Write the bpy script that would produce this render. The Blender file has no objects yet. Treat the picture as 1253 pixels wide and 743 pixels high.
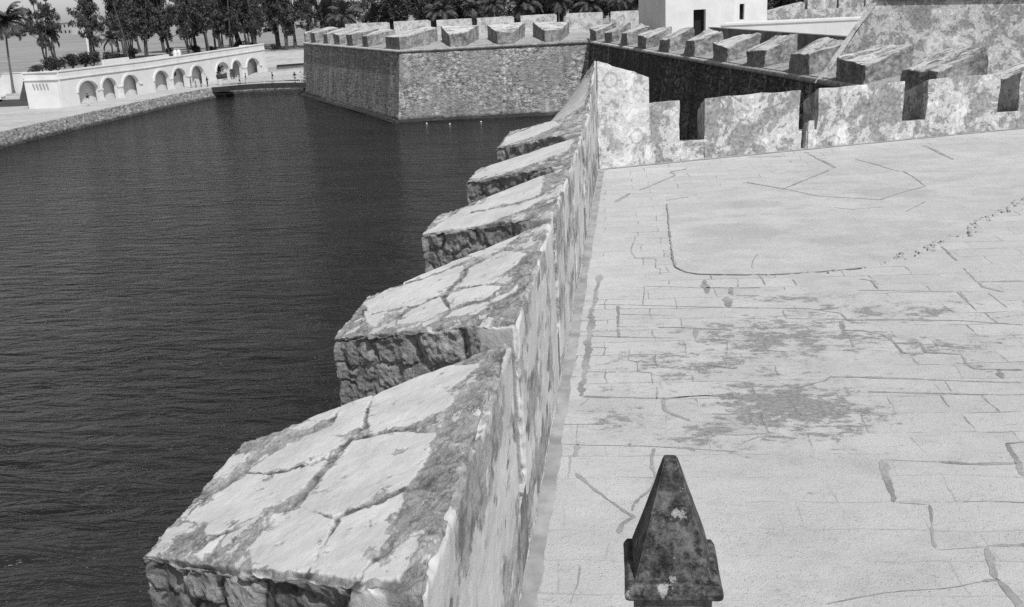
import bpy, bmesh, math, random
import numpy as np
from mathutils import Vector, Matrix, noise as mnoise
random.seed(7); rng = np.random.default_rng(11)
scene = bpy.context.scene
COL = scene.collection
R = math.radians
SUN_EL, SUN_AZ = 53.0, (0.57, -0.822)      # direction towards the sun in plan

# ------------------------------------------------------------------ objects
def tag(o, label=None, cat=None, group=None, kind=None):
    if label: o['label'] = label
    if cat: o['category'] = cat
    if group: o['group'] = group
    if kind: o['kind'] = kind
    return o
def thing(name, label, cat, loc=(0, 0, 0), rz=0.0, group=None):
    o = bpy.data.objects.new(name, None); COL.objects.link(o)
    o.empty_display_size = 0.3; o.location = loc; o.rotation_euler = (0, 0, rz)
    return tag(o, label, cat, group)
def link_mesh(name, me, mat, parent=None, world=True):
    """world=True: mesh coordinates are world coordinates, moved into the parent's frame"""
    if mat is not None and not me.materials:
        for m in (mat if isinstance(mat, (list, tuple)) else [mat]): me.materials.append(m)
    o = bpy.data.objects.new(name, me); COL.objects.link(o)
    if parent is not None:
        o.parent = parent
        if world:
            M = Matrix.Translation(parent.location) @ parent.rotation_euler.to_matrix().to_4x4()
            p = parent
            me.transform(M.inverted())
    return o
def mesh_from(verts, faces, smooth=False, attrs=None):
    me = bpy.data.meshes.new('shape')
    me.from_pydata([tuple(v) for v in verts], [], [tuple(f) for f in faces]); me.update()
    if smooth: me.polygons.foreach_set('use_smooth', [True]*len(me.polygons))
    if attrs:
        for k, a in attrs.items():
            at = me.attributes.new(k, 'FLOAT', 'POINT'); at.data.foreach_set('value', np.asarray(a, dtype=np.float32))
    return me
def bm_mesh(bm, smooth=False):
    me = bpy.data.meshes.new('shape'); bm.to_mesh(me); bm.free()
    if smooth: me.polygons.foreach_set('use_smooth', [True]*len(me.polygons))
    return me
def copy_tree(o, parent=None):
    c = o.copy(); COL.objects.link(c)
    if parent is not None: c.parent = parent
    for ch in o.children: copy_tree(ch, c)
    return c

class MB:
    """collects simple solids into one mesh"""
    def __init__(s): s.v = []; s.f = []
    def add(s, vs, fs):
        n = len(s.v); s.v += [tuple(v) for v in vs]; s.f += [tuple(i+n for i in f) for f in fs]; return s
    def hexa(s, b, t):          # 4 bottom points, 4 top points
        return s.add(list(b)+list(t), [(3,2,1,0),(4,5,6,7),(0,1,5,4),(1,2,6,5),(2,3,7,6),(3,0,4,7)])
    def box(s, x0, x1, y0, y1, z0, z1):
        return s.hexa([(x0,y0,z0),(x1,y0,z0),(x1,y1,z0),(x0,y1,z0)], [(x0,y0,z1),(x1,y0,z1),(x1,y1,z1),(x0,y1,z1)])
    def slab(s, p, q, w, z0, z1, side=1):    # wall of plan length p-q, thickness w to one side
        p = Vector(p[:2]); q = Vector(q[:2]); t = (q-p).normalized(); n = Vector((-t.y, t.x))*w*side
        pts = [p, q, q+n, p+n]
        if side < 0: pts = [p+n, q+n, q, p]
        return s.hexa([(a.x, a.y, z0) for a in pts], [(a.x, a.y, z1) for a in pts])
    def prism(s, poly, z0, z1):
        n = len(poly); z0 = z0 if isinstance(z0, (list, tuple)) else [z0]*n; z1 = z1 if isinstance(z1, (list, tuple)) else [z1]*n
        vs = [(p[0], p[1], z) for p, z in zip(poly, z0)] + [(p[0], p[1], z) for p, z in zip(poly, z1)]
        fs = [tuple(range(n))[::-1], tuple(range(n, 2*n))] + [(i, (i+1) % n, n+(i+1) % n, n+i) for i in range(n)]
        return s.add(vs, fs)
    def tube(s, pts, rad, seg=8, cap=True):
        pts = [Vector(p) for p in pts]; rad = rad if isinstance(rad, (list, tuple)) else [rad]*len(pts)
        rings = []
        for i, p in enumerate(pts):
            d = (pts[min(i+1, len(pts)-1)]-pts[max(i-1, 0)]).normalized()
            a = Vector((0, 0, 1)) if abs(d.z) < .9 else Vector((1, 0, 0))
            u = d.cross(a).normalized(); w = d.cross(u).normalized()
            rings.append([p+(u*math.cos(2*math.pi*k/seg)+w*math.sin(2*math.pi*k/seg))*rad[i] for k in range(seg)])
        vs = [v for r in rings for v in r]; fs = []
        for i in range(len(pts)-1):
            for k in range(seg):
                fs.append((i*seg+k, i*seg+(k+1) % seg, (i+1)*seg+(k+1) % seg, (i+1)*seg+k))
        if cap: fs += [tuple(range(seg)), tuple(range((len(pts)-1)*seg, len(pts)*seg))[::-1]]
        return s.add(vs, fs)
    def lathe(s, prof, c=(0, 0, 0), seg=12):
        vs = []; fs = []
        for r, z in prof:
            for k in range(seg):
                a = 2*math.pi*k/seg; vs.append((c[0]+r*math.cos(a), c[1]+r*math.sin(a), c[2]+z))
        for i in range(len(prof)-1):
            for k in range(seg):
                fs.append((i*seg+k, i*seg+(k+1) % seg, (i+1)*seg+(k+1) % seg, (i+1)*seg+k))
        fs += [tuple(range(seg))[::-1], tuple(range((len(prof)-1)*seg, len(prof)*seg))]
        return s.add(vs, fs)
    def mesh(s, smooth=False, bevel=0.0, subd=0, rough=0.0, fix=True, seed=0):
        me = mesh_from(s.v, s.f)
        bm = bmesh.new(); bm.from_mesh(me); bpy.data.meshes.remove(me)
        if fix: bmesh.ops.recalc_face_normals(bm, faces=bm.faces)
        if bevel: bmesh.ops.bevel(bm, geom=bm.edges[:], offset=bevel, segments=2, affect='EDGES', profile=.6)
        if subd: bmesh.ops.subdivide_edges(bm, edges=bm.edges[:], cuts=subd, use_grid_fill=True)
        if rough:
            for v in bm.verts:
                q = v.co*1.3+Vector((seed, 0, 0))
                v.co += mnoise.noise_vector(q)*rough + mnoise.noise_vector(q*3.1)*rough*.5 + mnoise.noise_vector(q*7.7)*rough*.3
        return bm_mesh(bm, smooth)
    def build(s, name, mat, parent=None, world=True, **k):
        return link_mesh(name, s.mesh(**k), mat, parent, world)

# ------------------------------------------------------------------ numpy noise
def _hash(i, j, k):
    h = (i*374761393 + j*668265263 + k*2147483647) & 0xffffffff
    h = ((h ^ (h >> 13))*1274126177) & 0xffffffff
    return ((h ^ (h >> 16)) & 0xffff)/65535.0*2-1
def vnoise(P):
    P = np.asarray(P, float); I = np.floor(P).astype(np.int64); F = P-I; F = F*F*(3-2*F); out = 0
    for a in (0, 1):
        for b in (0, 1):
            for c in (0, 1):
                w = (F[:, 0] if a else 1-F[:, 0])*(F[:, 1] if b else 1-F[:, 1])*(F[:, 2] if c else 1-F[:, 2])
                out = out+w*_hash(I[:, 0]+a, I[:, 1]+b, I[:, 2]+c)
    return out
def fbm(P, oct=4, rough=.55):
    P = np.asarray(P, float); a = 1.0; s = 0; t = 0
    for o in range(oct):
        s = s+a*vnoise(P*(2**o)+17.3*o); t += a; a *= rough
    return s/t
def smooth(a, b, x):
    t = np.clip((x-a)/(b-a), 0, 1); return t*t*(3-2*t)
def poly_sdf(P, poly):
    """signed distance, negative inside"""
    P = np.asarray(P); poly = np.asarray(poly); d = np.full(len(P), 1e9); inside = np.zeros(len(P), bool)
    for i in range(len(poly)):
        a = poly[i]; b = poly[(i+1) % len(poly)]; e = b-a; w = P-a
        t = np.clip((w@e)/(e@e+1e-12), 0, 1); d = np.minimum(d, np.hypot(*(w-np.outer(t, e)).T))
        c = ((a[1] > P[:, 1]) != (b[1] > P[:, 1])) & (P[:, 0] < (b[0]-a[0])*(P[:, 1]-a[1])/(b[1]-a[1]+1e-12)+a[0])
        inside ^= c
    return np.where(inside, -d, d)

# ------------------------------------------------------------------ materials
class NT:
    K = .55      # fractal noise clusters round .5, so ramps are tightened towards it
    def __init__(s, name, rough=.9, spec=.2):
        m = bpy.data.materials.new(name); m.use_nodes = True; s.m = m; s.t = m.node_tree; s.n = s.t.nodes; s.l = s.t.links
        s.b = s.n['Principled BSDF']; s.b.inputs['Roughness'].default_value = rough
        s.b.inputs['Specular IOR Level'].default_value = spec
        s.geo = s.n.new('ShaderNodeNewGeometry'); s.pos = s.geo.outputs['Position']
    def set(s, sock, v):
        if isinstance(v, bpy.types.NodeSocket): s.l.new(v, sock)
        elif hasattr(sock.default_value, '__len__') and not hasattr(v, '__len__'): sock.default_value = (v, v, v, 1)[:len(sock.default_value)]
        else: sock.default_value = v
    def mapped(s, scale=(1, 1, 1), rot=(0, 0, 0), loc=(0, 0, 0), src=None):
        n = s.n.new('ShaderNodeMapping'); s.l.new(src or s.pos, n.inputs['Vector'])
        n.inputs['Scale'].default_value = scale; n.inputs['Rotation'].default_value = rot; n.inputs['Location'].default_value = loc
        return n.outputs[0]
    def noise(s, scale, detail=4, rough=.55, vec=None, dist=0.0):
        n = s.n.new('ShaderNodeTexNoise'); s.l.new(vec or s.pos, n.inputs['Vector'])
        n.inputs['Scale'].default_value = scale; n.inputs['Detail'].default_value = detail
        n.inputs['Roughness'].default_value = rough; n.inputs['Distortion'].default_value = dist
        return n.outputs['Fac']
    def vor(s, scale, feat='F1', vec=None, out='Distance', rnd=1.0):
        n = s.n.new('ShaderNodeTexVoronoi'); n.feature = feat; s.l.new(vec or s.pos, n.inputs['Vector'])
        n.inputs['Scale'].default_value = scale; n.inputs['Randomness'].default_value = rnd
        return n.outputs[out]
    def brick(s, vec, scale=1, bw=1.0, bh=.5, mortar=.02, c1=.4, c2=.6, cm=.2, off=.5, msock=None):
        n = s.n.new('ShaderNodeTexBrick'); s.l.new(vec, n.inputs['Vector']); n.offset = off
        n.inputs['Scale'].default_value = scale; n.inputs['Brick Width'].default_value = bw; n.inputs['Row Height'].default_value = bh
        n.inputs['Mortar Size'].default_value = mortar; n.inputs['Mortar Smooth'].default_value = .3
        if msock is not None: s.l.new(msock, n.inputs['Mortar Size'])
        for k, v in (('Color1', c1), ('Color2', c2), ('Mortar', cm)): n.inputs[k].default_value = (v, v, v, 1)
        return n.outputs['Color'], n.outputs['Fac']
    def ramp(s, fac, stops, interp='LINEAR'):
        n = s.n.new('ShaderNodeValToRGB'); s.l.new(fac, n.inputs[0]); n.color_ramp.interpolation = interp
        if .2 < stops[0][0] < .37 and interp == 'LINEAR': stops = [(.5+(p-.5)*s.K, v) for p, v in stops]
        e = n.color_ramp.elements
        while len(e) < len(stops): e.new(.5)
        for q, (p, v) in zip(e, stops): q.position = p; q.color = (v, v, v, 1)
        return n.outputs[0]
    def step(s, fac, a, b):
        n = s.n.new('ShaderNodeMapRange'); n.interpolation_type = 'SMOOTHSTEP'; s.l.new(fac, n.inputs['Value'])
        n.inputs['From Min'].default_value = a; n.inputs['From Max'].default_value = b; return n.outputs[0]
    def math(s, op, a, b=0.0, c=0.0):
        n = s.n.new('ShaderNodeMath'); n.operation = op
        for i, v in enumerate((a, b, c)): s.set(n.inputs[i], v)
        return n.outputs[0]
    def attr(s, name):
        n = s.n.new('ShaderNodeAttribute'); n.attribute_name = name; return n.outputs['Fac']
    def bump(s, h, strength=.5, dist=.02, normal=None):
        n = s.n.new('ShaderNodeBump'); s.l.new(h, n.inputs['Height'])
        n.inputs['Strength'].default_value = strength; n.inputs['Distance'].default_value = dist
        if normal: s.l.new(normal, n.inputs['Normal'])
        return n.outputs[0]
    def sep(s, v=None):
        n = s.n.new('ShaderNodeSeparateXYZ'); s.l.new(v or s.pos, n.inputs[0]); return n.outputs
    def done(s, col, normal=None, rough=None):
        s.set(s.b.inputs['Base Color'], col)
        if normal: s.l.new(normal, s.b.inputs['Normal'])
        if rough is not None: s.set(s.b.inputs['Roughness'], rough)
        return s.m
def mixc(N, fac, a, b, mode='MIX'):
    n = N.n.new('ShaderNodeMix'); n.data_type = 'RGBA'; n.blend_type = mode
    N.set(n.inputs[0], fac)
    for sock, v in ((n.inputs[6], a), (n.inputs[7], b)):
        if isinstance(v, bpy.types.NodeSocket): N.l.new(v, sock)
        else: sock.default_value = (v, v, v, 1)
    return n.outputs[2]
NT.mix = mixc
M = {}
def plain(name, v, rough=.8, spec=.3, var=.12, scale=3.0):
    N = NT(name, rough, spec); n = N.noise(scale, 5, .6)
    M[name] = N.done(N.ramp(n, [(.25, v*(1-var)), (.75, v*(1+var))]), N.bump(n, .25, .01)); return M[name]

def mat_terrace(name='terrace_stone', slab=False):
    N = NT(name, .92, .15)
    base = N.noise(.35, 5, .6); fine = N.noise(9, 6, .7); grain = N.noise(42, 5, .75); grit = N.noise(120, 3, .7)
    warp = N.n.new('ShaderNodeVectorMath'); warp.operation = 'ADD'
    wn = N.n.new('ShaderNodeTexNoise'); wn.inputs['Scale'].default_value = 1.1; wn.inputs['Detail'].default_value = 4; N.l.new(N.pos, wn.inputs['Vector'])
    sc = N.n.new('ShaderNodeVectorMath'); sc.operation = 'SCALE'; sc.inputs['Scale'].default_value = .22
    N.l.new(wn.outputs['Color'], sc.inputs[0]); N.l.new(N.pos, warp.inputs[0]); N.l.new(sc.outputs[0], warp.inputs[1])
    bc, bf = N.brick(N.mapped(rot=(0, 0, R(-1.5)), src=warp.outputs[0]), 1, 1.25, .58, .006,   .42, .51, .20, .37, N.math('MULTIPLY', N.step(N.noise(1.7, 6, .75), .38, .66), .022))
    vis = N.math('MULTIPLY', N.step(N.noise(.45, 4, .6), .40, .55), N.math('ADD', .35, N.math('MULTIPLY', N.step(N.sep()[1], 9.5, 12.5), .78)))
    col = N.mix(.5, N.ramp(base, [(.3, .40), (.7, .52)]), N.ramp(N.noise(1.3, 7, .68, N.mapped(scale=(.8, 1.2, 1))), [(.3, .38), (.7, .53)]))
    if not slab: col = N.mix(N.math('MULTIPLY', vis, .85), col, bc)
    col = N.mix(N.math('MULTIPLY', N.step(fine, .5, .72), .4), col, .29)
    rx = N.step(N.noise(1.5, 7, .7, N.mapped(loc=(5, 2, 0))), .5, .66)                 # rough, pitted patches
    if not slab:
        sx = N.sep(); masks = None
        for (cx, cy, rx_, ry, amp) in ((2.0, 12.35, 1.25, 1.0, .95), (1.1, 11.6, .9, .5, .62), (2.3, 15.2, 2.1, 1.1, .72), (-.2, 12.0, .75, .6, .5), (4.3, 16.4, 2.0, .7, .58), (1.0, 14.0, 1.8, 1.0, .6), (.7, 11.3, .9, .35, .58), (4.6, 14.6, 1.8, .8, .5), (3.0, 17.2, 1.6, .35, .5)):
            dx = N.math('DIVIDE', N.math('SUBTRACT', sx[0], cx), rx_); dy = N.math('DIVIDE', N.math('SUBTRACT', sx[1], cy), ry)
            d = N.math('ADD', N.math('MULTIPLY', dx, dx), N.math('MULTIPLY', dy, dy))
            e = N.math('MULTIPLY', N.math('POWER', 2.718, N.math('MULTIPLY', d, -1.0)), amp)
            masks = e if masks is None else N.math('MAXIMUM', masks, e)
        w1 = N.noise(2.2, 10, .72, N.mapped(scale=(.8, 1.1, 1))); w2 = N.noise(7, 8, .74, N.mapped(scale=(.75, 1.15, 1)))
        wear = N.math('ADD', N.math('MULTIPLY', w1, .55), N.math('MULTIPLY', w2, .45))
        s = N.math('ADD', N.math('MULTIPLY', masks, .2), wear)
        st = N.step(s, .605, .64)
        col = N.mix(N.math('MULTIPLY', N.step(s, .545, .64), .38), col, .24)
        col = N.mix(N.math('MULTIPLY', st, .85), col, N.ramp(N.noise(16, 6, .75), [(.3, .07), (.7, .25)]))
        flk = N.step(N.noise(7, 9, .8, N.mapped(scale=(.45, 1.6, 1), loc=(4, 1, 2))), .575, .625)      # small flakes lost from the surface
        col = N.mix(N.math('MULTIPLY', flk, N.math('MULTIPLY', N.step(N.noise(.6, 4, .6), .42, .58), .6)), col, .19)
    else:
        sx = N.sep(); masks = None
        for (cx, cy, rx_, ry) in ((6.7, 26.2, 1.1, .75), (2.3, 22.3, 1.3, .8), (2.9, 25.2, .8, .5), (4.3, 21.2, .7, .5), (3.9, 24.6, .3, .2)):
            dx = N.math('DIVIDE', N.math('SUBTRACT', sx[0], cx), rx_); dy = N.math('DIVIDE', N.math('SUBTRACT', sx[1], cy), ry)
            e = N.math('SUBTRACT', 1.0, N.math('ADD', N.math('MULTIPLY', dx, dx), N.math('MULTIPLY', dy, dy)))
            masks = e if masks is None else N.math('MAXIMUM', masks, e)
        wob = N.math('MULTIPLY', N.math('SUBTRACT', N.noise(1.6, 8, .7), .5), 3.0)
        col = N.mix(N.math('MULTIPLY', N.step(N.math('ADD', masks, wob), -.2, .6), .5), col, .30)
        st = N.step(N.noise(.55, 6, .6, N.mapped(scale=(.7, 1.2, 1))), .56, .60)
        col = N.mix(N.math('MULTIPLY', st, .35), col, .31)
    col = N.mix(N.math('MULTIPLY', rx, .22), col, .29)
    pit = N.math('SUBTRACT', 1.0, N.step(N.math('ADD', N.vor(24), N.math('MULTIPLY', fine, .12)), .12, .22)); pitm = N.math('MULTIPLY', pit, N.math('MULTIPLY', N.step(N.noise(2.2, 5, .65), .41, .55), 1.0))
    col = N.mix(N.math('MULTIPLY', pitm, .6), col, .15)
    col = N.mix(N.math('MULTIPLY', N.step(grain, .52, .7), N.math('ADD', N.math('MULTIPLY', rx, .5), .46)), col, .17)
    col = N.mix(N.math('MULTIPLY', N.step(grit, .5, .6), .5), col, .66)
    col = N.mix(N.math('MULTIPLY', N.step(N.noise(75, 4, .8, N.mapped(loc=(3, 3, 3))), .53, .62), .55), col, .17)
    h = N.math('ADD', N.math('MULTIPLY', fine, .5), N.math('MULTIPLY', grain, .45)); h = N.math('ADD', h, N.math('MULTIPLY', grit, .1)); h = N.math('SUBTRACT', h, N.math('MULTIPLY', pitm, .6))
    if not slab: h = N.math('SUBTRACT', h, N.math('MULTIPLY', N.math('MULTIPLY', bf, vis), .3))
    M[name] = N.done(col, N.bump(h, .9, .03)); return M[name]
mat_terrace(); mat_terrace('screed', True)
def mat_mortar():
    N = NT('mortar', .95, .1); n = N.noise(22, 6, .7); g = N.noise(1.2, 4)
    M['mortar'] = N.done(N.mix(.5, N.ramp(n, [(.3, .17), (.7, .34)]), N.ramp(g, [(.35, .19), (.65, .36)])), N.bump(n, .6, .02))
mat_mortar()
plain('fillet', .29, .95, .1, .22, 2.5)

def peel(N, s=1.0, dark=.2, mid=.33, light=.52, white=.66, shift=0.0):
    """limewash peeling off render: white skin, grey render, dark rims, blisters and spots"""
    a = N.noise(1.15*s, 11, .68, dist=.6); b = N.noise(3.6*s, 9, .74); c = N.noise(.5*s, 4, .6)
    f = N.math('ADD', N.math('MULTIPLY', a, .6), N.math('MULTIPLY', b, .28)); f = N.math('ADD', f, N.math('MULTIPLY', c, .12))
    f = N.math('ADD', f, shift)
    col = N.ramp(f, [(.38, mid*.6), (.45, mid*.9), (.474, mid), (.481, dark*.7), (.49, light), (.525, light*1.1), (.533, mid*.9), (.545, white), (.7, white*1.05)])
    g = N.noise(24, 8, .78); g2 = N.noise(8, 8, .76)
    sp = N.math('SUBTRACT', 1.0, N.step(N.math('ADD', N.vor(2.3*s, vec=N.mapped(loc=(3, 1, 2))), N.math('MULTIPLY', g2, .2)), .17, .24))
    col = N.mix(N.math('MULTIPLY', sp, N.math('MULTIPLY', N.step(N.noise(1.1), .48, .56), .8)), col, dark*.8)
    ring = N.vor(1.15*s, vec=N.mapped(loc=(1, 8, 2))); ring = N.math('ADD', ring, N.math('MULTIPLY', g2, .25))
    rg = N.math('MULTIPLY', N.step(ring, .30, .34), N.math('SUBTRACT', 1.0, N.step(ring, .36, .41)))
    col = N.mix(N.math('MULTIPLY', rg, .5), col, dark)
    col = N.mix(.24, col, N.ramp(g2, [(.34, dark*.9), (.5, light), (.66, white*1.1)]))
    col = N.mix(N.math('MULTIPLY', N.step(g, .54, .66), .35), col, dark*1.1)
    return col, f, g
def mat_wall(name, shift=0.0, dark=.16, mid=.30, light=.5, white=.62, s=1.0, streak=0.0):
    N = NT(name, .93, .12); col, f, g = peel(N, s, dark, mid, light, white, shift)
    if streak:
        k = N.noise(2.2, 5, .6, N.mapped(scale=(1, 1, .12)))
        col = N.mix(N.math('MULTIPLY', N.step(k, .5, .68), streak), col, dark*.8)
    h = N.math('ADD', f, N.math('MULTIPLY', g, .12))
    M[name] = N.done(col, N.bump(h, .8, .05)); return M[name]
mat_wall('peeling_render', -.008, .11, .235, .47, .66, .9); mat_wall('white_render', .035, .16, .32, .52, .66, .9)

def mat_battlement():
    """attributes: plaster (0/1 wash), joint (gap between stones), tone (per stone), grime"""
    N = NT('battlement', .93, .15)
    pl, jo, to, gr = N.attr('plaster'), N.attr('joint'), N.attr('tone'), N.attr('grime')
    sq = N.mapped(scale=(1, .5, 1)); n1 = N.noise(3.2, 10, .72, sq); n2 = N.noise(15, 8, .76, sq); n3 = N.noise(55, 4, .75, sq)
    stone = N.mix(.5, N.ramp(n1, [(.3, .11), (.5, .28), (.7, .48)]), N.ramp(n2, [(.32, .05), (.52, .29), (.7, .58)]))
    stone = N.mix(.4, stone, N.mix(to, .20, .60))
    lich = N.step(N.math('ADD', N.math('MULTIPLY', N.noise(2.8, 10, .8), .6), N.math('MULTIPLY', n2, .4)), .505, .565)
    stone = N.mix(N.math('MULTIPLY', lich, .72), stone, N.ramp(n3, [(.3, .035), (.7, .13)]))
    stone = N.mix(N.math('MULTIPLY', N.step(n2, .57, .64), .4), stone, .55)
    stone = N.mix(N.math('MULTIPLY', jo, .85), stone, .04)
    stone = N.mix(N.math('MULTIPLY', gr, N.step(N.math('ADD', N.math('MULTIPLY', n1, .6), N.math('MULTIPLY', n2, .4)), .4, .54)), stone, .028)
    pcol = N.ramp(N.noise(1.6, 7, .65), [(.3, .49), (.7, .59)])
    pcol = N.mix(N.math('MULTIPLY', N.step(N.noise(4.5, 9, .74), .54, .66), .38), pcol, .33)
    pcol = N.mix(N.math('MULTIPLY', N.step(n3, .56, .7), .3), pcol, .33)
    pcol = N.mix(N.math('MULTIPLY', N.step(N.noise(2.0, 8, .75, N.mapped(loc=(7, 7, 7))), .64, .68), .5), pcol, .24)
    col = N.mix(pl, stone, pcol)
    h = N.math('ADD', N.math('MULTIPLY', n1, .5), N.math('MULTIPLY', n2, .45)); h = N.math('ADD', h, N.math('MULTIPLY', n3, .14))
    h = N.math('MULTIPLY', N.math('SUBTRACT', h, .52), N.math('SUBTRACT', 1.42, pl))
    M['battlement'] = N.done(col, N.bump(h, .9, .05)); return M['battlement']
mat_battlement()

def mat_masonry(name, lo, mid, hi, streak=.4, patch=0.0, cell=1.6, gapk=.35):
    """rubble courses under a blotchy skin of old render, drip streaks, dark tide line"""
    N = NT(name, .95, .1); x = N.sep()
    hor = N.n.new('ShaderNodeCombineXYZ'); N.l.new(N.math('ADD', N.math('MULTIPLY', x[0], .8), N.math('MULTIPLY', x[1], .6)), hor.inputs[0]); N.l.new(x[2], hor.inputs[1])
    wn = N.n.new('ShaderNodeTexNoise'); wn.inputs['Scale'].default_value = 1.2; wn.inputs['Detail'].default_value = 4; N.l.new(hor.outputs[0], wn.inputs['Vector'])
    sc = N.n.new('ShaderNodeVectorMath'); sc.operation = 'SCALE'; sc.inputs['Scale'].default_value = .7; N.l.new(wn.outputs['Color'], sc.inputs[0])
    ad = N.n.new('ShaderNodeVectorMath'); N.l.new(hor.outputs[0], ad.inputs[0]); N.l.new(sc.outputs[0], ad.inputs[1])
    vec = N.mapped(scale=(cell, cell*1.8, 1), src=ad.outputs[0])
    tone = N.sep(N.vor(1.0, vec=vec, out='Color'))[0]; ed = N.vor(1.0, 'DISTANCE_TO_EDGE', vec)
    big = N.noise(.2, 6, .62); mids = N.noise(1.1, 10, .8); fine = N.noise(1.7, 10, .84, N.mapped(scale=(1, 1, 1.7)))
    col = N.mix(.5, N.ramp(mids, [(.3, lo), (.5, mid), (.7, hi)]), N.mix(tone, lo*.9, hi*.95))
    col = N.mix(.72, col, N.ramp(fine, [(.35, lo*.2), (.5, mid), (.65, hi*1.7)]))
    skin = N.step(N.math('ADD', N.math('MULTIPLY', N.noise(.33, 7, .68, N.mapped(loc=(4, 4, 4))), .8), N.math('MULTIPLY', fine, .2)), .5, .55)      # where old render still covers the stones
    col = N.mix(N.math('MULTIPLY', skin, .7), col, N.ramp(mids, [(.3, mid*.7), (.7, mid*1.25)]))
    show = N.math('MULTIPLY', N.math('SUBTRACT', 1.0, skin), N.step(N.noise(.35, 5, .6), .40, .5))
    gap = N.math('SUBTRACT', 1.0, N.step(N.math('ADD', ed, N.math('MULTIPLY', fine, .08)), .05, .12))
    col = N.mix(N.math('MULTIPLY', gap, N.math('MULTIPLY', show, gapk)), col, lo*.35)
    col = N.mix(N.math('MULTIPLY', N.step(big, .46, .58), .45), col, mid*.8)
    k = N.noise(.7, 7, .68, N.mapped(scale=(1, 1, .09)))
    col = N.mix(N.math('MULTIPLY', N.step(k, .5, .64), streak), col, lo*.6)
    k2 = N.noise(.6, 8, .7, N.mapped(scale=(1, 1, .16), loc=(9, 3, 0)))
    col = N.mix(N.math('MULTIPLY', N.step(k2, .57, .66), .4+patch), col, hi*1.15)
    holes = N.math('SUBTRACT', 1.0, N.step(N.vor(.42, vec=N.mapped(loc=(1, 5, 2))), .06, .1))
    col = N.mix(N.math('MULTIPLY', holes, .8), col, lo*.25)
    wet = N.math('SUBTRACT', 1.0, N.step(N.math('ADD', x[2], N.math('MULTIPLY', mids, .9)), -7.55, -7.15))   # tide line
    col = N.mix(N.math('MULTIPLY', wet, .8), col, .03)
    h = N.math('ADD', N.math('MULTIPLY', mids, .6), N.math('MULTIPLY', fine, .4)); h = N.math('SUBTRACT', h, N.math('MULTIPLY', gap, .3))
    M[name] = N.done(col, N.bump(h, 1.0, .16)); return M[name]
mat_masonry('bastion_stone', .14, .29, .46, .4, .3)
mat_masonry('mouldy_stone', .04, .085, .24, .45, .55)
mat_masonry('quay_stone', .22, .34, .46, .1, .1, 1.4)

def mat_merlon(name, lo, mid, hi, top):
    """old rubble with a worn skin of wash left on the upward faces"""
    N = NT(name, .93, .12); a = N.noise(1.1, 9, .72); b = N.noise(4.5, 8, .75); c = N.noise(.5, 5, .6)
    col = N.mix(.5, N.ramp(a, [(.33, lo), (.5, mid), (.66, hi)]), N.ramp(b, [(.33, lo*.7), (.5, mid), (.67, hi*1.2)]))
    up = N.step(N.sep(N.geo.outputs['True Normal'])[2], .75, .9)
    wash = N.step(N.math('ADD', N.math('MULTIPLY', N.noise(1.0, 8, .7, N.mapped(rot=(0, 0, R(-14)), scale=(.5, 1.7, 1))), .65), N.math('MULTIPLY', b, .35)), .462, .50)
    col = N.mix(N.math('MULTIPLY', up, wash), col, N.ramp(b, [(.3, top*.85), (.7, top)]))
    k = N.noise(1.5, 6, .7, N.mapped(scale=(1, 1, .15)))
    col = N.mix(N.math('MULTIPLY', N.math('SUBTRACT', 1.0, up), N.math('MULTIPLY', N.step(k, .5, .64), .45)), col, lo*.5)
    h = N.math('ADD', N.math('MULTIPLY', a, .6), N.math('MULTIPLY', b, .4))
    M[name] = N.done(col, N.bump(h, .9, .08)); return M[name]
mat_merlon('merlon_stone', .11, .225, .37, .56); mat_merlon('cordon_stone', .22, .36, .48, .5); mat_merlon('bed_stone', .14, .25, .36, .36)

def mat_white(name, v, stain=.25):
    N = NT(name, .85, .2); n = N.noise(.5, 6, .6); f = N.noise(5, 6, .65)
    col = N.ramp(n, [(.3, v*.9), (.7, v)])
    k = N.noise(1.4, 5, .6, N.mapped(scale=(1, 1, .1)))
    col = N.mix(N.math('MULTIPLY', N.step(k, .55, .75), stain), col, v*.6)
    col = N.mix(N.math('MULTIPLY', N.step(f, .6, .75), .2), col, v*.7)
    M[name] = N.done(col, N.bump(f, .2, .01)); return M[name]
mat_white('limewash', .68, .3); mat_white('tower_white', .64, .22); mat_white('niche_render', .6, .3); mat_white('trim_white', .68, .25)

def mat_water():
    N = NT('water', .13, .5); N.b.inputs['IOR'].default_value = 1.33
    w = N.n.new('ShaderNodeTexNoise'); w.inputs['Scale'].default_value = 1.0; w.inputs['Detail'].default_value = 5; w.inputs['Roughness'].default_value = .55; w.inputs['Distortion'].default_value = .5
    N.l.new(N.mapped(scale=(.42, 1.25, 1), rot=(0, 0, R(-14))), w.inputs['Vector'])
    big = N.noise(.16, 3, .5, N.mapped(scale=(.6, 1.4, 1), rot=(0, 0, R(15))))
    f = N.noise(2.4, 4, .6, N.mapped(scale=(.6, 1.5, 1), rot=(0, 0, R(-20))))
    h = N.math('ADD', w.outputs['Fac'], N.math('MULTIPLY', f, .14)); h = N.math('ADD', h, N.math('MULTIPLY', big, .6))
    M['water'] = N.done(N.ramp(big, [(.3, .010), (.7, .017)]), N.bump(h, 1.0, .95)); return M['water']
mat_water()
def mat_leaf(name, lo, hi):
    N = NT(name, .75, .25); oi = N.n.new('ShaderNodeObjectInfo')
    f = N.noise(1.1, 3, .6); c = N.ramp(f, [(.3, lo), (.7, hi)])
    c = N.mix(N.math('MULTIPLY', oi.outputs['Random'], .35), c, lo*.7)
    M[name] = N.done(c); return M[name]
mat_leaf('needle', .035, .11); mat_leaf('frond', .035, .10); mat_leaf('shrub_leaf', .03, .075)
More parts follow.
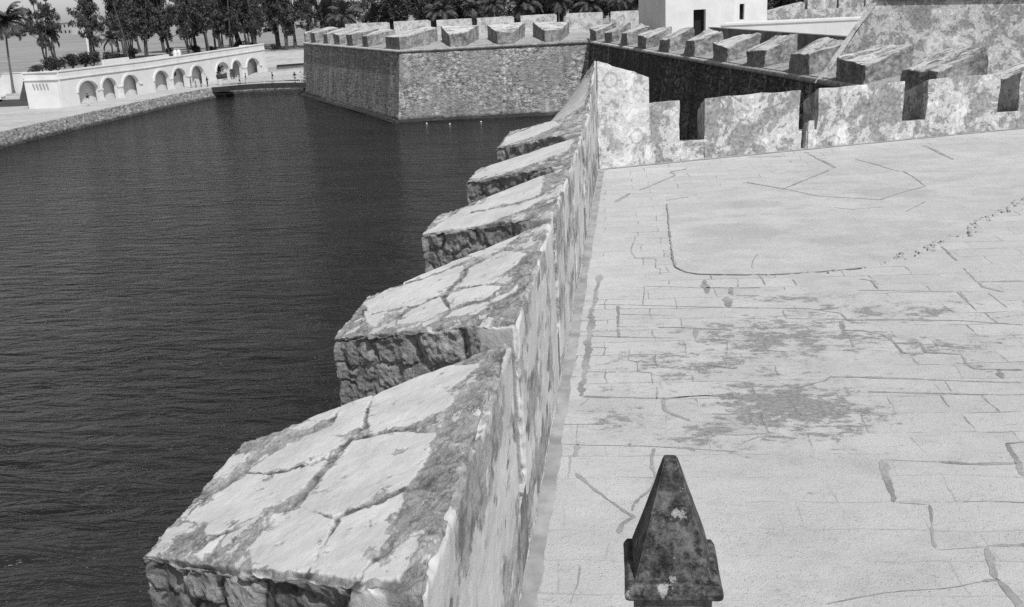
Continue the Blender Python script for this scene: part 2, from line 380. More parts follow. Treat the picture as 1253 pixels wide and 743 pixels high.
def mat_bark():
    N = NT('bark', .95, .1); n = N.noise(3, 6, .7, N.mapped(scale=(2, 2, .4)))
    M['bark'] = N.done(N.ramp(n, [(.3, .03), (.7, .12)]), N.bump(n, .6, .04))
mat_bark(); plain('palm_bark', .13, .95, .1, .35, 6)
def mat_ground(name, a, b, sc=.05):
    N = NT(name, .97, .05); n = N.noise(sc, 8, .65, N.mapped(scale=(.5, 1.6, 1))); f = N.noise(.8, 6, .7)
    M[name] = N.done(N.mix(.35, N.ramp(n, [(.3, a), (.7, b)]), N.ramp(f, [(.3, a*.8), (.7, b*1.1)])), N.bump(f, .4, .1))
mat_ground('field', .20, .32); mat_ground('pavement', .34, .46, .2); mat_ground('deck_earth', .30, .44, .3); mat_ground('lawn', .05, .1, .3)
def mat_pinnacle():
    N = NT('sooty_stone', .75, .25); a = N.noise(5.5, 10, .74); b = N.noise(19, 9, .78); c = N.noise(90, 4, .75)
    m = N.math('ADD', N.math('MULTIPLY', a, .65), N.math('MULTIPLY', b, .35))
    col = N.ramp(m, [(.38, .010), (.46, .016), (.495, .04), (.535, .11), (.6, .2)])
    col = N.mix(.35, col, N.ramp(b, [(.35, .012), (.65, .17)]))
    pch = N.step(N.math('ADD', N.math('MULTIPLY', N.noise(6.0, 8, .7, N.mapped(loc=(2.2, 4, 1))), .75), N.math('MULTIPLY', b, .25)), .605, .625)
    col = N.mix(N.math('MULTIPLY', pch, .85), col, N.ramp(b, [(.3, .28), (.7, .5)]))
    col = N.mix(N.math('MULTIPLY', N.step(c, .56, .68), .35), col, .24)
    col = N.mix(N.math('MULTIPLY', N.step(N.math('ADD', N.geo.outputs['Pointiness'], N.math('MULTIPLY', b, .06)), .545, .585), .6), col, .34)      # worn arrises
    h = N.math('ADD', a, N.math('MULTIPLY', b, .6)); h = N.math('ADD', h, N.math('MULTIPLY', c, .16))
    M['sooty_stone'] = N.done(col, N.bump(h, .8, .03), N.ramp(b, [(.3, .55), (.7, .95)]))
mat_pinnacle()
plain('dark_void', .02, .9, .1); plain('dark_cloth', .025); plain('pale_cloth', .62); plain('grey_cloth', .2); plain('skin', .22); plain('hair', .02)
plain('rail_metal', .55, .5, .4); plain('dark_paint', .05, .5, .4); plain('car_paint', .62, .3, .5, .05); plain('glass_dark', .02, .1, .5, .05); plain('tyre', .02)
plain('loose_stone', .34, .95, .1, .4, 9); plain('house_wall', .42, .85, .2, .1, .3); plain('house_roof', .25, .9, .1, .2, .5); plain('far_foliage_and_shadow', .06, .95, .05, .5, .12); plain('grey_band', .16, .95, .1, .3, 1.2); plain('grille', .3); plain('dark_beam', .045, .9, .1, .3, 2)
JOINTS=[
 ([(-0.707, 18.98), (-0.756, 17.117), (-0.79, 15.729), (-0.774, 13.817), (-0.796, 12.739)],0.1),
 ([(-0.692, 16.995), (0.443, 16.864), (2.138, 16.644)],0.03),
 ([(-0.319, 16.899), (-0.303, 15.214)],0.05),
 ([(-0.744, 15.268), (-0.27, 15.213), (0.659, 15.137)],0.03),
 ([(0.355, 15.672), (0.923, 15.627), (1.556, 15.497)],0.03),
 ([(-0.332, 15.73), (0.192, 15.712)],0.015),
 ([(0.964, 15.626), (0.945, 15.097)],0.07),
 ([(0.983, 15.08), (1.421, 15.036), (1.415, 14.551)],0.025),
 ([(0.167, 18.118), (0.123, 16.927)],0.02),
 ([(0.183, 18.117), (1.27, 17.924)],0.02),
 ([(1.285, 17.923), (2.286, 17.866)],0.035),
 ([(1.321, 18.441), (1.276, 17.574)],0.12),
 ([(1.756, 17.918), (1.741, 17.446)],0.1),
 ([(1.797, 17.413), (2.226, 17.37)],0.03),
 ([(1.629, 17.35), (1.6, 16.715)],0.15),
 ([(-0.284, 16.404), (0.682, 16.309)],0.015),
 ([(-0.723, 14.739), (-0.447, 14.709)],0.015),
 ([(-0.109, 14.663), (-0.12, 14.152), (0.004, 14.079), (0.007, 13.67), (0.207, 13.614), (0.21, 13.154)],0.015),
 ([(-0.744, 13.681), (-0.302, 13.661)],0.015),
 ([(0.279, 13.091), (0.267, 12.616)],0.02),
 ([(-0.759, 12.709), (-0.379, 12.677)],0.02),
 ([(0.346, 12.616), (0.802, 12.758), (1.359, 12.725)],0.03),
 ([(0.975, 13.991), (1.46, 13.746)],0.03),
 ([(-1.109, 17.235), (-0.774, 17.198)],0.012),
 ([(-1.117, 16.074), (-0.788, 16.035)],0.012),
 ([(-1.1, 15.303), (-0.798, 15.269)],0.012),
 ([(-1.125, 13.488), (-0.857, 13.485)],0.012),
 ([(1.725, 16.697), (2.997, 16.574), (3.442, 16.301), (3.444, 15.934), (4.249, 15.927), (5.305, 15.839), (6.096, 15.58)],0.04),
 ([(2.526, 16.531), (2.496, 16.055), (3.42, 15.995)],0.025),
 ([(3.36, 15.878), (3.31, 15.439), (3.589, 15.407), (3.89, 15.176), (3.938, 14.801), (4.315, 14.812), (4.301, 14.387), (4.77, 14.308), (4.724, 13.948), (4.779, 13.718), (5.405, 13.646)],0.05),
 ([(3.938, 14.801), (3.939, 14.395), (4.021, 14.324)],0.03),
 ([(3.343, 15.248), (3.31, 14.663)],0.04),
 ([(2.198, 13.032), (2.457, 13.181), (2.632, 13.282), (2.724, 13.438), (3.62, 13.365), (4.508, 13.243), (5.243, 13.193)],0.05),
 ([(3.109, 12.884), (3.581, 12.84), (4.655, 12.769)],0.04),
 ([(5.074, 13.669), (5.033, 13.321)],0.1),
 ([(4.002, 17.615), (4.804, 17.542), (5.606, 17.456)],0.025),
 ([(4.179, 18.353), (4.361, 18.233), (4.362, 17.696)],0.06),
 ([(5.636, 17.426), (5.639, 16.332)],0.02),
 ([(1.752, 14.808), (1.793, 14.546), (2.251, 14.485)],0.02),
 ([(6.177, 18.031), (6.982, 18.026)],0.05),
 ([(6.177, 18.031), (6.183, 17.679), (6.434, 17.382)],0.06),
 ([(6.156, 17.356), (6.168, 16.496)],0.02),
 ([(4.035, 12.757), (4.029, 12.335)],0.015),
 ([(4.235, 13.246), (4.217, 12.875)],0.015),
 ([(2.824, 10.839), (2.723, 9.819)],0.08),
 ([(2.835, 10.816), (3.454, 10.772)],0.01),
 ([(3.454, 10.772), (3.789, 10.718), (4.302, 10.747)],0.045),
 ([(4.372, 11.27), (4.339, 10.762), (4.269, 10.442)],0.06),
 ([(4.356, 11.27), (4.635, 11.32)],0.04),
 ([(2.735, 9.806), (3.054, 9.776)],0.012),
 ([(3.08, 9.764), (2.937, 9.144), (2.896, 8.899)],0.03),
 ([(2.884, 8.856), (3.37, 8.94)],0.01),
 ([(3.393, 8.967), (3.798, 9.007)],0.06),
 ([(3.398, 8.941), (3.311, 8.363)],0.07),
 ([(3.148, 8.333), (3.327, 8.373)],0.06),
 ([(3.324, 8.364), (3.339, 7.872)],0.06),
 ([(1.667, 7.911), (2.218, 8.113), (2.752, 8.202), (3.148, 8.333)],0.012),
 ([(3.421, 9.822), (3.702, 9.872), (4.099, 9.837)],0.012),
 ([(-0.745, 10.433), (-0.458, 9.98), (-0.194, 9.626), (-0.053, 9.43), (-0.191, 9.287), (-0.203, 9.082)],0.05),
 ([(-0.084, 9.565), (-0.068, 9.725), (0.162, 10.129), (0.2, 10.376), (0.154, 10.594), (0.199, 11.098)],0.04),
 ([(-0.751, 11.212), (-0.768, 10.85)],0.05),
 ([(-0.783, 11.82), (-0.769, 11.212)],0.015),
 ([(-1.117, 11.226), (0.147, 11.154), (0.568, 11.102), (1.188, 11.028)],0.015),
 ([(-1.125, 11.801), (-0.441, 11.802)],0.015),
 ([(-0.792, 12.388), (-0.666, 12.689)],0.015),
 ([(0.353, 12.683), (0.358, 12.239), (0.684, 11.914)],0.04),
 ([(-0.749, 12.741), (0.332, 12.663), (1.325, 12.799)],0.03),
 ([(1.203, 11.188), (1.476, 11.437), (1.793, 11.439)],0.012),
 ([(-0.595, 8.471), (-0.594, 8.171), (-0.642, 7.818)],0.015),
 ([(5.623, 33.322), (5.963, 30.05)],0.1),
 ([(9.486, 33.905), (9.538, 30.858)],0.1),
 ([(3.917, 26.902), (5.705, 29.696)],0.06),
 ([(3.084, 28.255), (3.962, 27.226), (4.764, 25.967), (6.134, 25.351), (7.027, 26.306), (7.688, 26.893), (7.729, 28.366), (7.663, 29.179)],0.05),
 ([(6.849, 31.521), (7.574, 29.194)],0.05),
 ([(0.147, 27.559), (1.216, 29.75), (1.138, 30.339), (1.622, 30.848)],0.06),
 ([(-0.533, 26.036), (-0.134, 27.215)],0.1),
 ([(0.8, 26.076), (1.713, 26.622)],0.05),
 ([(3.713, 32.685), (4.767, 32.603)],0.06),
 ([(2.38, 18.779), (2.391, 18.012)],0.03),
 ([(2.506, 20.235), (2.337, 19.612), (2.298, 19.133)],0.03),
 ([(0.006, 22.172), (-0.103, 20.855), (-0.001, 20.172), (0.416, 20.074), (0.4, 19.385), (0.495, 19.318), (0.483, 18.905)],0.02),
 ([(3.07, 28.241), (3.944, 27.157)],0.03),
 ([(2.959, 18.385), (2.955, 17.979)],0.04),
 ([(6.293, 20.625), (6.268, 19.476)],0.05),
 ([(6.227, 18.949), (6.168, 18.022)],0.03),
 ([(4.868, 24.566), (5.236, 24.295), (6.035, 24.475)],0.03),
 ([(6.414, 23.878), (7.159, 25.0)],0.03),
]
SLAB=[(0.832, 25.555), (0.796, 22.81), (0.77, 20.037), (0.803, 19.406), (0.975, 19.011), (1.216, 18.844), (1.886, 18.742), (2.675, 18.712), (3.578, 18.845), (4.378, 19.066), (4.92, 19.444), (5.084, 19.615), (5.419, 19.965), (5.923, 20.445), (6.448, 20.944), (7.103, 21.823), (7.552, 22.395), (8.047, 23.074), (8.535, 23.794), (9.153, 24.637), (9.607, 25.36)]
PATCH=[[[(-2.112, 6.867), (-2.237, 7.269), (-2.297, 7.748), (-2.061, 8.16), (-1.729, 8.104), (-1.339, 7.832), (-1.53, 7.396), (-1.431, 7.019), (-1.665, 6.806), (-1.815, 6.793)], [(-2.316, 5.83), (-2.272, 6.312), (-2.217, 6.791), (-1.796, 6.714), (-1.49, 6.531), (-1.475, 5.975), (-1.536, 5.708), (-1.792, 5.579), (-1.986, 5.523)], [(-2.542, 5.369), (-2.501, 5.611), (-2.514, 5.793), (-2.312, 5.775), (-1.969, 5.467), (-1.939, 5.245), (-1.945, 4.848), (-2.375, 5.081)], [(-1.926, 4.84), (-1.919, 5.304), (-1.917, 5.467), (-1.516, 5.621), (-1.525, 5.332), (-1.494, 5.008), (-1.585, 4.656)], [(-3.369, 6.136), (-3.327, 6.313), (-3.08, 6.706), (-2.785, 6.52), (-2.359, 6.543), (-2.411, 6.065), (-2.607, 5.889), (-2.796, 5.718), (-2.99, 5.704), (-3.087, 5.952)], [(-3.097, 6.747), (-2.87, 7.204), (-2.515, 7.251), (-2.591, 7.731), (-2.326, 7.793), (-2.216, 7.07), (-2.304, 6.875), (-2.384, 6.62), (-2.814, 6.598)], [(-2.99, 5.488), (-2.862, 5.673), (-2.783, 5.688), (-2.836, 5.424), (-2.878, 5.396)], [(-2.963, 7.468), (-2.752, 7.794), (-2.6, 7.821), (-2.602, 7.536), (-2.822, 7.361)], [(-1.556, 4.712), (-1.419, 4.893), (-1.271, 4.953), (-1.273, 4.752), (-1.313, 4.542), (-1.53, 4.62)]],
[[(-3.429, 11.512), (-3.142, 11.831), (-2.665, 11.85), (-2.192, 12.064), (-2.134, 11.302), (-2.243, 10.78), (-2.534, 10.573), (-2.915, 10.765), (-3.153, 10.821)], [(-3.073, 12.012), (-2.658, 12.369), (-2.263, 12.489), (-2.002, 12.774), (-1.524, 13.295), (-1.553, 12.842), (-1.71, 12.281), (-2.211, 12.18), (-2.76, 11.947)], [(-2.62, 9.96), (-2.613, 10.339), (-2.451, 10.497), (-2.246, 10.62), (-2.036, 10.017), (-2.197, 9.734), (-2.336, 9.808)], [(-2.154, 10.48), (-2.109, 10.683), (-1.682, 10.557), (-1.455, 10.276), (-1.603, 10.009), (-1.855, 10.047), (-1.999, 9.983)], [(-2.13, 10.891), (-2.049, 11.311), (-2.047, 11.735), (-1.689, 12.114), (-1.344, 11.58), (-1.456, 11.071), (-1.551, 10.535)], [(-2.035, 9.685), (-1.946, 9.857), (-1.583, 9.871), (-1.294, 9.962), (-1.259, 10.186), (-1.395, 9.811), (-1.643, 9.474), (-1.771, 9.543)], [(-3.303, 11.116), (-3.112, 10.733), (-2.888, 10.657), (-2.875, 10.083), (-3.034, 10.314)]],
[[(-3.44, 15.259), (-3.16, 15.848), (-2.939, 16.587), (-2.556, 16.396), (-2.806, 15.784), (-1.734, 15.185), (-1.525, 15.214), (-1.405, 15.472), (-1.315, 15.244), (-1.673, 14.604), (-2.255, 14.333), (-2.849, 14.372)], [(-2.573, 16.514), (-2.564, 17.585), (-1.617, 17.527), (-1.516, 15.923), (-1.576, 15.379), (-2.224, 15.643), (-2.824, 15.894)]],
[[(-3.469, 20.351), (-2.849, 21.899), (-1.267, 21.344), (-1.312, 19.738), (-2.347, 19.288), (-3.247, 19.847)]],
[[(-3.387, 26.252), (-2.93, 26.487), (-2.16, 26.65), (-1.864, 25.01), (-2.465, 24.191), (-3.322, 24.359)]]]# ------------------------------------------------------------------ ground, water, sky
ZW, ZQ, ZF = -8.2, -6.5, -3.0
def flat(name, poly, z, mat, kind='structure', parent=None):
    return tag(link_mesh(name, mesh_from([(x, y, z) for x, y in poly], [tuple(range(len(poly)))]), M[mat], parent), kind=kind)
flat('water', [(-400, -300), (60, -300), (60, 260), (-400, 260)], ZW, 'water')
U = Vector((0.9315, 0.3637)); NW = Vector((-0.3637, 0.9315))    # along / outward of the far parapet
CORN = Vector((-1.12, 31.29))
def far_pt(u, d=0.0): p = CORN+U*u+NW*d; return (p.x, p.y)
far_pts = [far_pt(-.1, .25), far_pt(46, .25)]
terr = flat('terrace', [(-1.3, -14), (46, -14), far_pts[1], far_pts[0], (-1.3, 31.4)], 0.0, 'terrace_stone')

def ribbon(mbv, mbf, pts, w, z, inside, seed, wob=1.0):
    pts = [Vector(p) for p in pts]; fine = [pts[0]]
    for a, b in zip(pts, pts[1:]):
        n = max(1, int((b-a).length/.045))
        fine += [a.lerp(b, (i+1)/n) for i in range(n)]
    P = np.array([(p.x, p.y, 0) for p in fine])
    jit = fbm(P*2.2+seed*3.1, 4)*min(.05, .02+w*.4); jit = jit*wob; wid = w*.48*(1+fbm(P*3+seed, 3)*.9*wob+fbm(P*14+seed, 3)*.9*wob*wob)
    base = len(mbv); n = len(fine)
    for i, p in enumerate(fine):
        d = (fine[min(i+1, n-1)]-fine[max(i-1, 0)]).normalized(); q = Vector((-d.y, d.x)); c = p+q*jit[i]
        h = max(wid[i], .003)*min(1, .25+min(i, n-1-i)*.045/max(w*1.2, .05))
        zz = z+(0.022 if inside(c) else 0)
        g_ = fbm(np.array([[c.x*12+40, c.y*12, seed]]), 3)[0]*w*.35*wob; mbv += [(c.x+q.x*(h+g_), c.y+q.y*(h+g_), zz), (c.x-q.x*h, c.y-q.y*h, zz)]
    mbf += [(base+2*i, base+2*i+2, base+2*i+3, base+2*i+1) for i in range(n-1)]
# the raised screed over the far part of the terrace, with its rounded worn edge
edge = []
for a, b in zip(SLAB, SLAB[1:]):
    n = max(1, int(math.dist(a, b)/.12))
    for i in range(n): edge.append((a[0]+(b[0]-a[0])*i/n, a[1]+(b[1]-a[1])*i/n))
edge.append(SLAB[-1])
E_ = np.array([(x, y, 0) for x, y in edge]); dj = fbm(E_*3.0, 4)
ragged = smooth(4.6, 6.0, E_[:, 0])
edge = [(x+dj[i]*(.02+.26*ragged[i]), y+dj[-1-i]*(.02+.22*ragged[i])) for i, (x, y) in enumerate(edge)]
last = edge[-1]
slab_poly = edge+[(14.2, 33.0), (11.5, 34.2), (7.2, 33.2), (5.4, 31.0), (3.6, 28.6), (1.7, 26.7)]
slab_np = np.array(slab_poly)
def in_slab(p): return poly_sdf(np.array([(p[0], p[1])]), slab_np)[0] < 0
me = MB().prism(slab_poly, -.01, .022).mesh()
link_mesh('screed', me, M['screed'], terr)
jv, jf = [], []
for i, (pl, w) in enumerate(JOINTS): ribbon(jv, jf, pl, w, .0045, in_slab, i)
ribbon(jv, jf, [p for p in SLAB if p[0] < 4.7], .035, .0235, lambda p: False, 77)  # dark line painted along the screed edge to deepen its weak shade
# mortar fillet at the foot of both parapets
link_mesh('joints_and_edge_shade', mesh_from(jv, jf), M['mortar'], terr)
fv, ff = [], []
ribbon(fv, ff, [(-1.03, -6), (-1.03, 31.2)], .17, .009, lambda p: False, 91, .35)
ribbon(fv, ff, [far_pt(0, -.1), far_pt(17, -.1)], .2, .013, lambda p: False, 92, .35)
link_mesh('mortar_fillet', mesh_from(fv, ff), M['fillet'], terr)
# crumbled stones along the broken screed edge: too many and too small to count
st = MB()
for i in range(150):
    k = rng.random(); j = int(len(edge)*(.42+.58*k)); j = min(j, len(edge)-1); x, y = edge[j]
    if x < 4.6 and rng.random() < .8: continue
    r = rng.uniform(.012, .05)*(1.4 if rng.random() < .12 else 1); x += rng.normal(0, .08); y += rng.normal(-.05, .07)
    bmv = [Vector((math.cos(a), math.sin(a), z)) for z in (0, .55) for a in [t*1.2566+rng.random()*.5 for t in range(5)]]
    st.add([(x+v.x*r*(1-.35*v.z)*rng.uniform(.8, 1.2), y+v.y*r*(1-.35*v.z), max(0, v.z)*r*1.6+.001) for v in bmv],
           [(0,1,6,5),(1,2,7,6),(2,3,8,7),(3,4,9,8),(4,0,5,9),(5,6,7,8,9)])
o = st.build('rubble', M['loose_stone'], subd=0); tag(o, 'loose crumbled stones along the broken edge of the pale terrace screed', 'rubble', kind='stuff')

# mainland: quay, raised field, ramp
quay_edge = [(-72.6, -300), (-72.4, 118), (-71.3, 148), (-69.3, 160.8)]
flat('quay', quay_edge+[(-69.3, 167.5), (-42, 172), (-42, 215), (-100, 215), (-140, 165), (-140, -300)], ZQ, 'pavement')
# channel end wall behind the bridge and strip beside it belong to the quay ground
field_poly = [(-88.4, 163.9), (-84.0, 191.5), (-80.5, 207), (-46, 207), (-40, 188), (3000, 188), (3000, 6000), (-6000, 6000), (-6000, 163.9)]
flat('field', field_poly, ZF, 'field')
tag(link_mesh('field_bank', MB().slab((-88.4, 163.9), (-84.0, 191.5), .5, ZQ-.3, ZF-.004, 1).slab((-84.0, 191.5), (-80.5, 207), .5, ZQ-.3, ZF-.004, 1).mesh(), M['field']), kind='structure')
tag(link_mesh('ramp', mesh_from([(-80.7, 186, ZQ+.004), (-44, 186, ZQ+.004), (-44, 207.2, ZF+.01), (-80.7, 207.2, ZF+.01)], [(0, 1, 2, 3)]), M['pavement']), kind='structure')
flat('lawn', [(-125, 140), (-87.5, 140), (-87.5, 152), (-125, 156)], ZQ+.006, 'lawn')

def offset_line(pts, d):
    """plan polyline pushed out to its right-hand side by d"""
    P = [Vector(p) for p in pts]; out = []
    for i, p in enumerate(P):
        ds = []
        if i > 0: ds.append((p-P[i-1]).normalized())
        if i < len(P)-1: ds.append((P[i+1]-p).normalized())
        ns = [Vector((e.y, -e.x)) for e in ds]; n = sum(ns, Vector((0, 0)))/len(ns)
        n = n/ max(n.length_squared, .2); out.append(p+n*d)
    return out
def battered(mb, line, d, z0, z1, tz=None):
    """sheet from the line at z1 down and outwards to z0"""
    lo = offset_line(line, d)
    n = len(line)
    for i in range(n-1):
        a, b = line[i], line[i+1]; k = max(1, int(math.dist(a, b)/3)); rows = 3
        for s in range(k):
            for r in range(rows):
                q = []
                for ss, rr in ((s, r), (s+1, r), (s+1, r+1), (s, r+1)):
                    t = ss/k; h = rr/rows
                    top = Vector(a).lerp(Vector(b), t); bot = lo[i].lerp(lo[i+1], t); p = bot.lerp(top, h)
                    q.append((p.x, p.y, z0+(z1-z0)*h))
                mb.add(q, [(0, 1, 2, 3)])
    return mb
def cordon_mesh(line, z, r=.2):
    mb = MB(); o = offset_line(line, .05)
    mb.tube([(p.x, p.y, z) for p in o], r, 8); return mb

# ------------------------------------------------------------------ far bastion and curtain wall (seen across the moat)
V1, V0, VR, VC = (-53.45, 161.2), (-27.34, 117.28), (-4.93, 119.0), (15.2, 41.1)
deck_poly = [V1, V0, VR, VC, (70, 60), (70, 187), (-40, 187), (-52, 166)]
flat('fort_deck', deck_poly, -.03, 'deck_earth')
def frame(P, Q):
    P, Q = Vector(P), Vector(Q); t = (Q-P).normalized(); return P, t, Vector((-t.y, t.x)), (Q-P).length      # n points inwards (left)
def wedge(P, t, n, s0, s1, i0, i1, d, zo, zi, zb=-.1, d0=.08, seed=0, rough=.08, subd=3, zbi=None):
    """merlon: outer edge s0..s1 on the wall line, inner edge i0..i1 set back by d"""
    a, b, c, e = P+t*s0+n*d0, P+t*s1+n*d0, P+t*i1+n*d, P+t*i0+n*d
    J = lambda k: (((seed*7+k)*2654435761) % 1000/1000-.5)*2*rough*2
    mb = MB().hexa([(a.x, a.y, zb), (b.x, b.y, zb), (c.x, c.y, zb), (e.x, e.y, zb)], [(a.x+J(1), a.y+J(2), zo+J(3)), (b.x+J(4), b.y+J(5), zo+J(6)), (c.x+J(7), c.y, zi+J(8)), (e.x, e.y+J(9), zi+J(10))])
    return mb.mesh(subd=subd, rough=rough, seed=seed, bevel=.05)
bas = thing('stone_bastion', 'weathered grey stone bastion rising from the water beyond the moat, ringed by wedge merlons', 'bastion', (-27.34, 117.28, ZW))
mb = battered(MB(), [V1, V0, VR], 1.15, ZW-.5, -.02)
mb.build('wall', M['bastion_stone'], bas, fix=False)
footing = MB()
lo = offset_line([V1, V0, VR], 1.2); lo2 = offset_line([V1, V0, VR], 2.1)
for i in range(2):
    footing.hexa([(lo2[i].x, lo2[i].y, ZW-.5), (lo2[i+1].x, lo2[i+1].y, ZW-.5), (lo[i+1].x, lo[i+1].y, ZW-.5), (lo[i].x, lo[i].y, ZW-.5)],
                 [(lo2[i].x, lo2[i].y, ZW+.02), (lo2[i+1].x, lo2[i+1].y, ZW+.06), (lo[i+1].x, lo[i+1].y, ZW+.25), (lo[i].x, lo[i].y, ZW+.25)])
footing.build('footing', M['mouldy_stone'], bas, subd=5, rough=.25)
cordon_mesh([V1, V0, VR], -.12).build('cordon', M['cordon_stone'], bas, fix=False, smooth=True)
par = MB()
for A, B in ((V1, V0), (V0, VR)):
    P, t, n, L = frame(A, B)
    # low sloping parapet bed between the merlons
    q = [P+n*.05, P+t*L+n*.05, P+t*L+n*3.9, P+n*3.9]
    par.hexa([(v.x, v.y, -.2) for v in q], [(q[0].x, q[0].y, .12), (q[1].x, q[1].y, .12), (q[2].x, q[2].y, .75), (q[3].x, q[3].y, .75)])
par.build('parapet_bed', M['bed_stone'], bas, subd=6, rough=.04)
P, t, n, L = frame(V1, V0)     # s measured back from V0 along the left face
for i, s in enumerate((13.4, 21.0, 28.3, 34.9, 43.0, 50.0)):
    a = L-s; link_mesh('merlon', wedge(P, t, n, a-3.0 if s < 49 else a-.6, a, a-4.4 if s < 49 else a-.3, a+1.1, 3.6, 1.5, 2.2, seed=i, subd=3), M['merlon_stone'], bas)
P, t, n, L = frame(V0, VR)
for i, s in enumerate((6.1, 11.65, 17.15)):
    link_mesh('merlon', wedge(P, t, n, s, s+1.85, s-1.4, s+3.1, 3.9, 1.5, 2.35, seed=10+i, subd=3), M['merlon_stone'], bas)
P2, t2, n2, L2 = frame(V1, V0)
b = lambda s, d: tuple(P+t*s+n*d); l = lambda s, d: tuple(P2+t2*(L2-s)+n2*d)
MB().prism([l(5.6, .08), (V0[0]+.02, V0[1]+.1), b(.9, .08), b(4.2, 3.7), b(2.3, 5.2), l(6.2, 3.7)], -.1, [1.5, 1.5, 1.5, 2.3, 2.6, 2.3]).build('corner_merlon', M['merlon_stone'], bas, rough=.05, subd=2)

cur = thing('curtain_wall', 'long black mould-stained curtain wall with stone cordon and slanted merlons beside the bastion', 'rampart wall', (-4.93, 119.0, ZW))
battered(MB(), [VR, VC], 1.0, ZW-.5, -.02).build('wall', M['mouldy_stone'], cur, fix=False)
cordon_mesh([VR, VC], -.12, .19).build('cordon', M['cordon_stone'], cur, fix=False, smooth=True)
P, t, n, L = frame(VR, VC)
q = [P+n*.05+t*.3, P+t*L+n*.05, P+t*L+n*2.6, P+n*2.6+t*.3]
MB().hexa([(v.x, v.y, -.2) for v in q], [(q[0].x, q[0].y, .12), (q[1].x, q[1].y, .12), (q[2].x, q[2].y, .55), (q[3].x, q[3].y, .55)]).build('parapet_bed', M['bed_stone'], cur, subd=7, rough=.05)
for i, s in enumerate((-.2, 7.2, 14.3, 21.5, 28.7, 35.9, 43.3, 50.2, 57.3, 64.0, 70.8, 77.3)):
    w = 3.1
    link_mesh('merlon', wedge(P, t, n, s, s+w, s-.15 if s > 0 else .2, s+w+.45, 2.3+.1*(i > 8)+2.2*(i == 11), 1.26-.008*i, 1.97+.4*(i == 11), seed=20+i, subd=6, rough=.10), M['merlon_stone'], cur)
MB().slab(tuple(P+t*30+n*4.2), tuple(P+t*63.2+n*4.2), .5, -.2, 1.93).build('banquette_wall', M['grey_band'], cur)

# inner side of the bastion: a white parapet broken by embrasures
ip = thing('parapet_wall', 'whitewashed parapet with narrow embrasure gaps far behind the bastion merlons, under the trees', 'parapet', (-20, 153, 0))
A_, B_ = Vector((-52, 160.5)), Vector((2.4, 147.2)); P, t, n, L = frame(A_, B_)
MB().slab(tuple(A_), tuple(B_), 1.4, -.2, .35).build('wall', M['white_render'], ip)
def s_at(px_ray):      # plan ray direction from the origin
    d = Vector(px_ray).normalized(); # solve P + t s = d k
    det = t.x*(-d.y)-(-d.x)*t.y; return ((-P.x)*(-d.y)-(-d.x)*(-P.y))/det
for i, (a, b_) in enumerate((((-46.9, 162.9), (-35.2, 144.7)), ((-38.5, 162.1), (-30.9, 153.6)), ((-30.5, 157.2), (-23.7, 149.2)), ((-23.6, 153.6), (-17.6, 151.2)), ((-17.0, 155.0), (-10.9, 147.0)), ((-10.1, 155.7), (-4.2, 147.4)), ((-3.3, 150.6), (1.0, 145.5)))):
    s0, s1 = s_at(a)+.12, s_at(b_)-.12
    link_mesh('merlon', wedge(P, t, n, s0, s1, s0+.18, s1-.18, 1.35, 2.6, 2.45, zb=.3, d0=-.02, seed=40+i, subd=1, rough=.03), M['white_render'], ip)

# white tower, low white building, stone walls beyond, big battered wall
tw = thing('white_tower', 'plain whitewashed square tower with a dark doorway above the curtain wall', 'tower', (3.7, 115, 0))
tx, ty = Vector((.982, .189)), Vector((-.189, .982))
def tp(a, b, z): p = Vector((3.7, 115))+tx*a+ty*b; return (p.x, p.y, z)
def tbox(mb, a0, a1, b0, b1, z0, z1): return mb.hexa([tp(a0, b0, z0), tp(a1, b0, z0), tp(a1, b1, z0), tp(a0, b1, z0)], [tp(a0, b0, z1), tp(a1, b0, z1), tp(a1, b1, z1), tp(a0, b1, z1)])
tm = MB()
# front wall in pieces around the doorway and the slit window, so both are real openings
tbox(tm, 0, 3.15, 0, 15.2, -.1, 10); tbox(tm, 3.15, 4.55, .9, 15.2, -.1, 10); tbox(tm, 3.15, 4.55, 0, .9, 2.95, 10); tbox(tm, 4.55, 7.8, 0, 15.2, -.1, 10)
tm.build('walls', M['tower_white'], tw)
tm = MB(); tbox(tm, 7.8, 8.45, .25, 14, -.1, 9.6); tbox(tm, 8.45, 9.0, .9, 14, -.1, 9.6); tbox(tm, 8.45, 9.0, .25, .9, 3.3, 9.6); tbox(tm, 8.45, 9.0, .25, .9, -.1, 1.6); tbox(tm, 9.0, 11.6, .25, 14, -.1, 9.6)
tm.build('side_wing', M['limewash'], tw)
tm = MB(); tbox(tm, 3.16, 4.54, .8, .89, 0, 2.94); tm.build('door', M['dark_void'], tw)
tm = MB(); tbox(tm, 8.46, 8.99, .8, .89, 1.61, 3.29); tm.build('window', M['dark_void'], tw)
lb = thing('low_building', 'long low white walled block with a flat capped top right of the white tower', 'building', (15, 101, 0))
MB().slab((8.6, 101.6), (24, 99.2), 9, -.1, 1.62).build('walls', M['limewash'], lb)
MB().slab((8.5, 101.5), (24.1, 99.1), .5, 1.625, 1.8).build('coping', M['trim_white'], lb)
ow = thing('stone_wall', 'old mottled stone parapet with merlons standing behind the low white building', 'wall', (22, 125, 0))
MB().slab((15.6, 125.6), (31, 124), 1.6, -.1, 2.1).build('wall', M['peeling_render'], ow, subd=2, rough=.04)
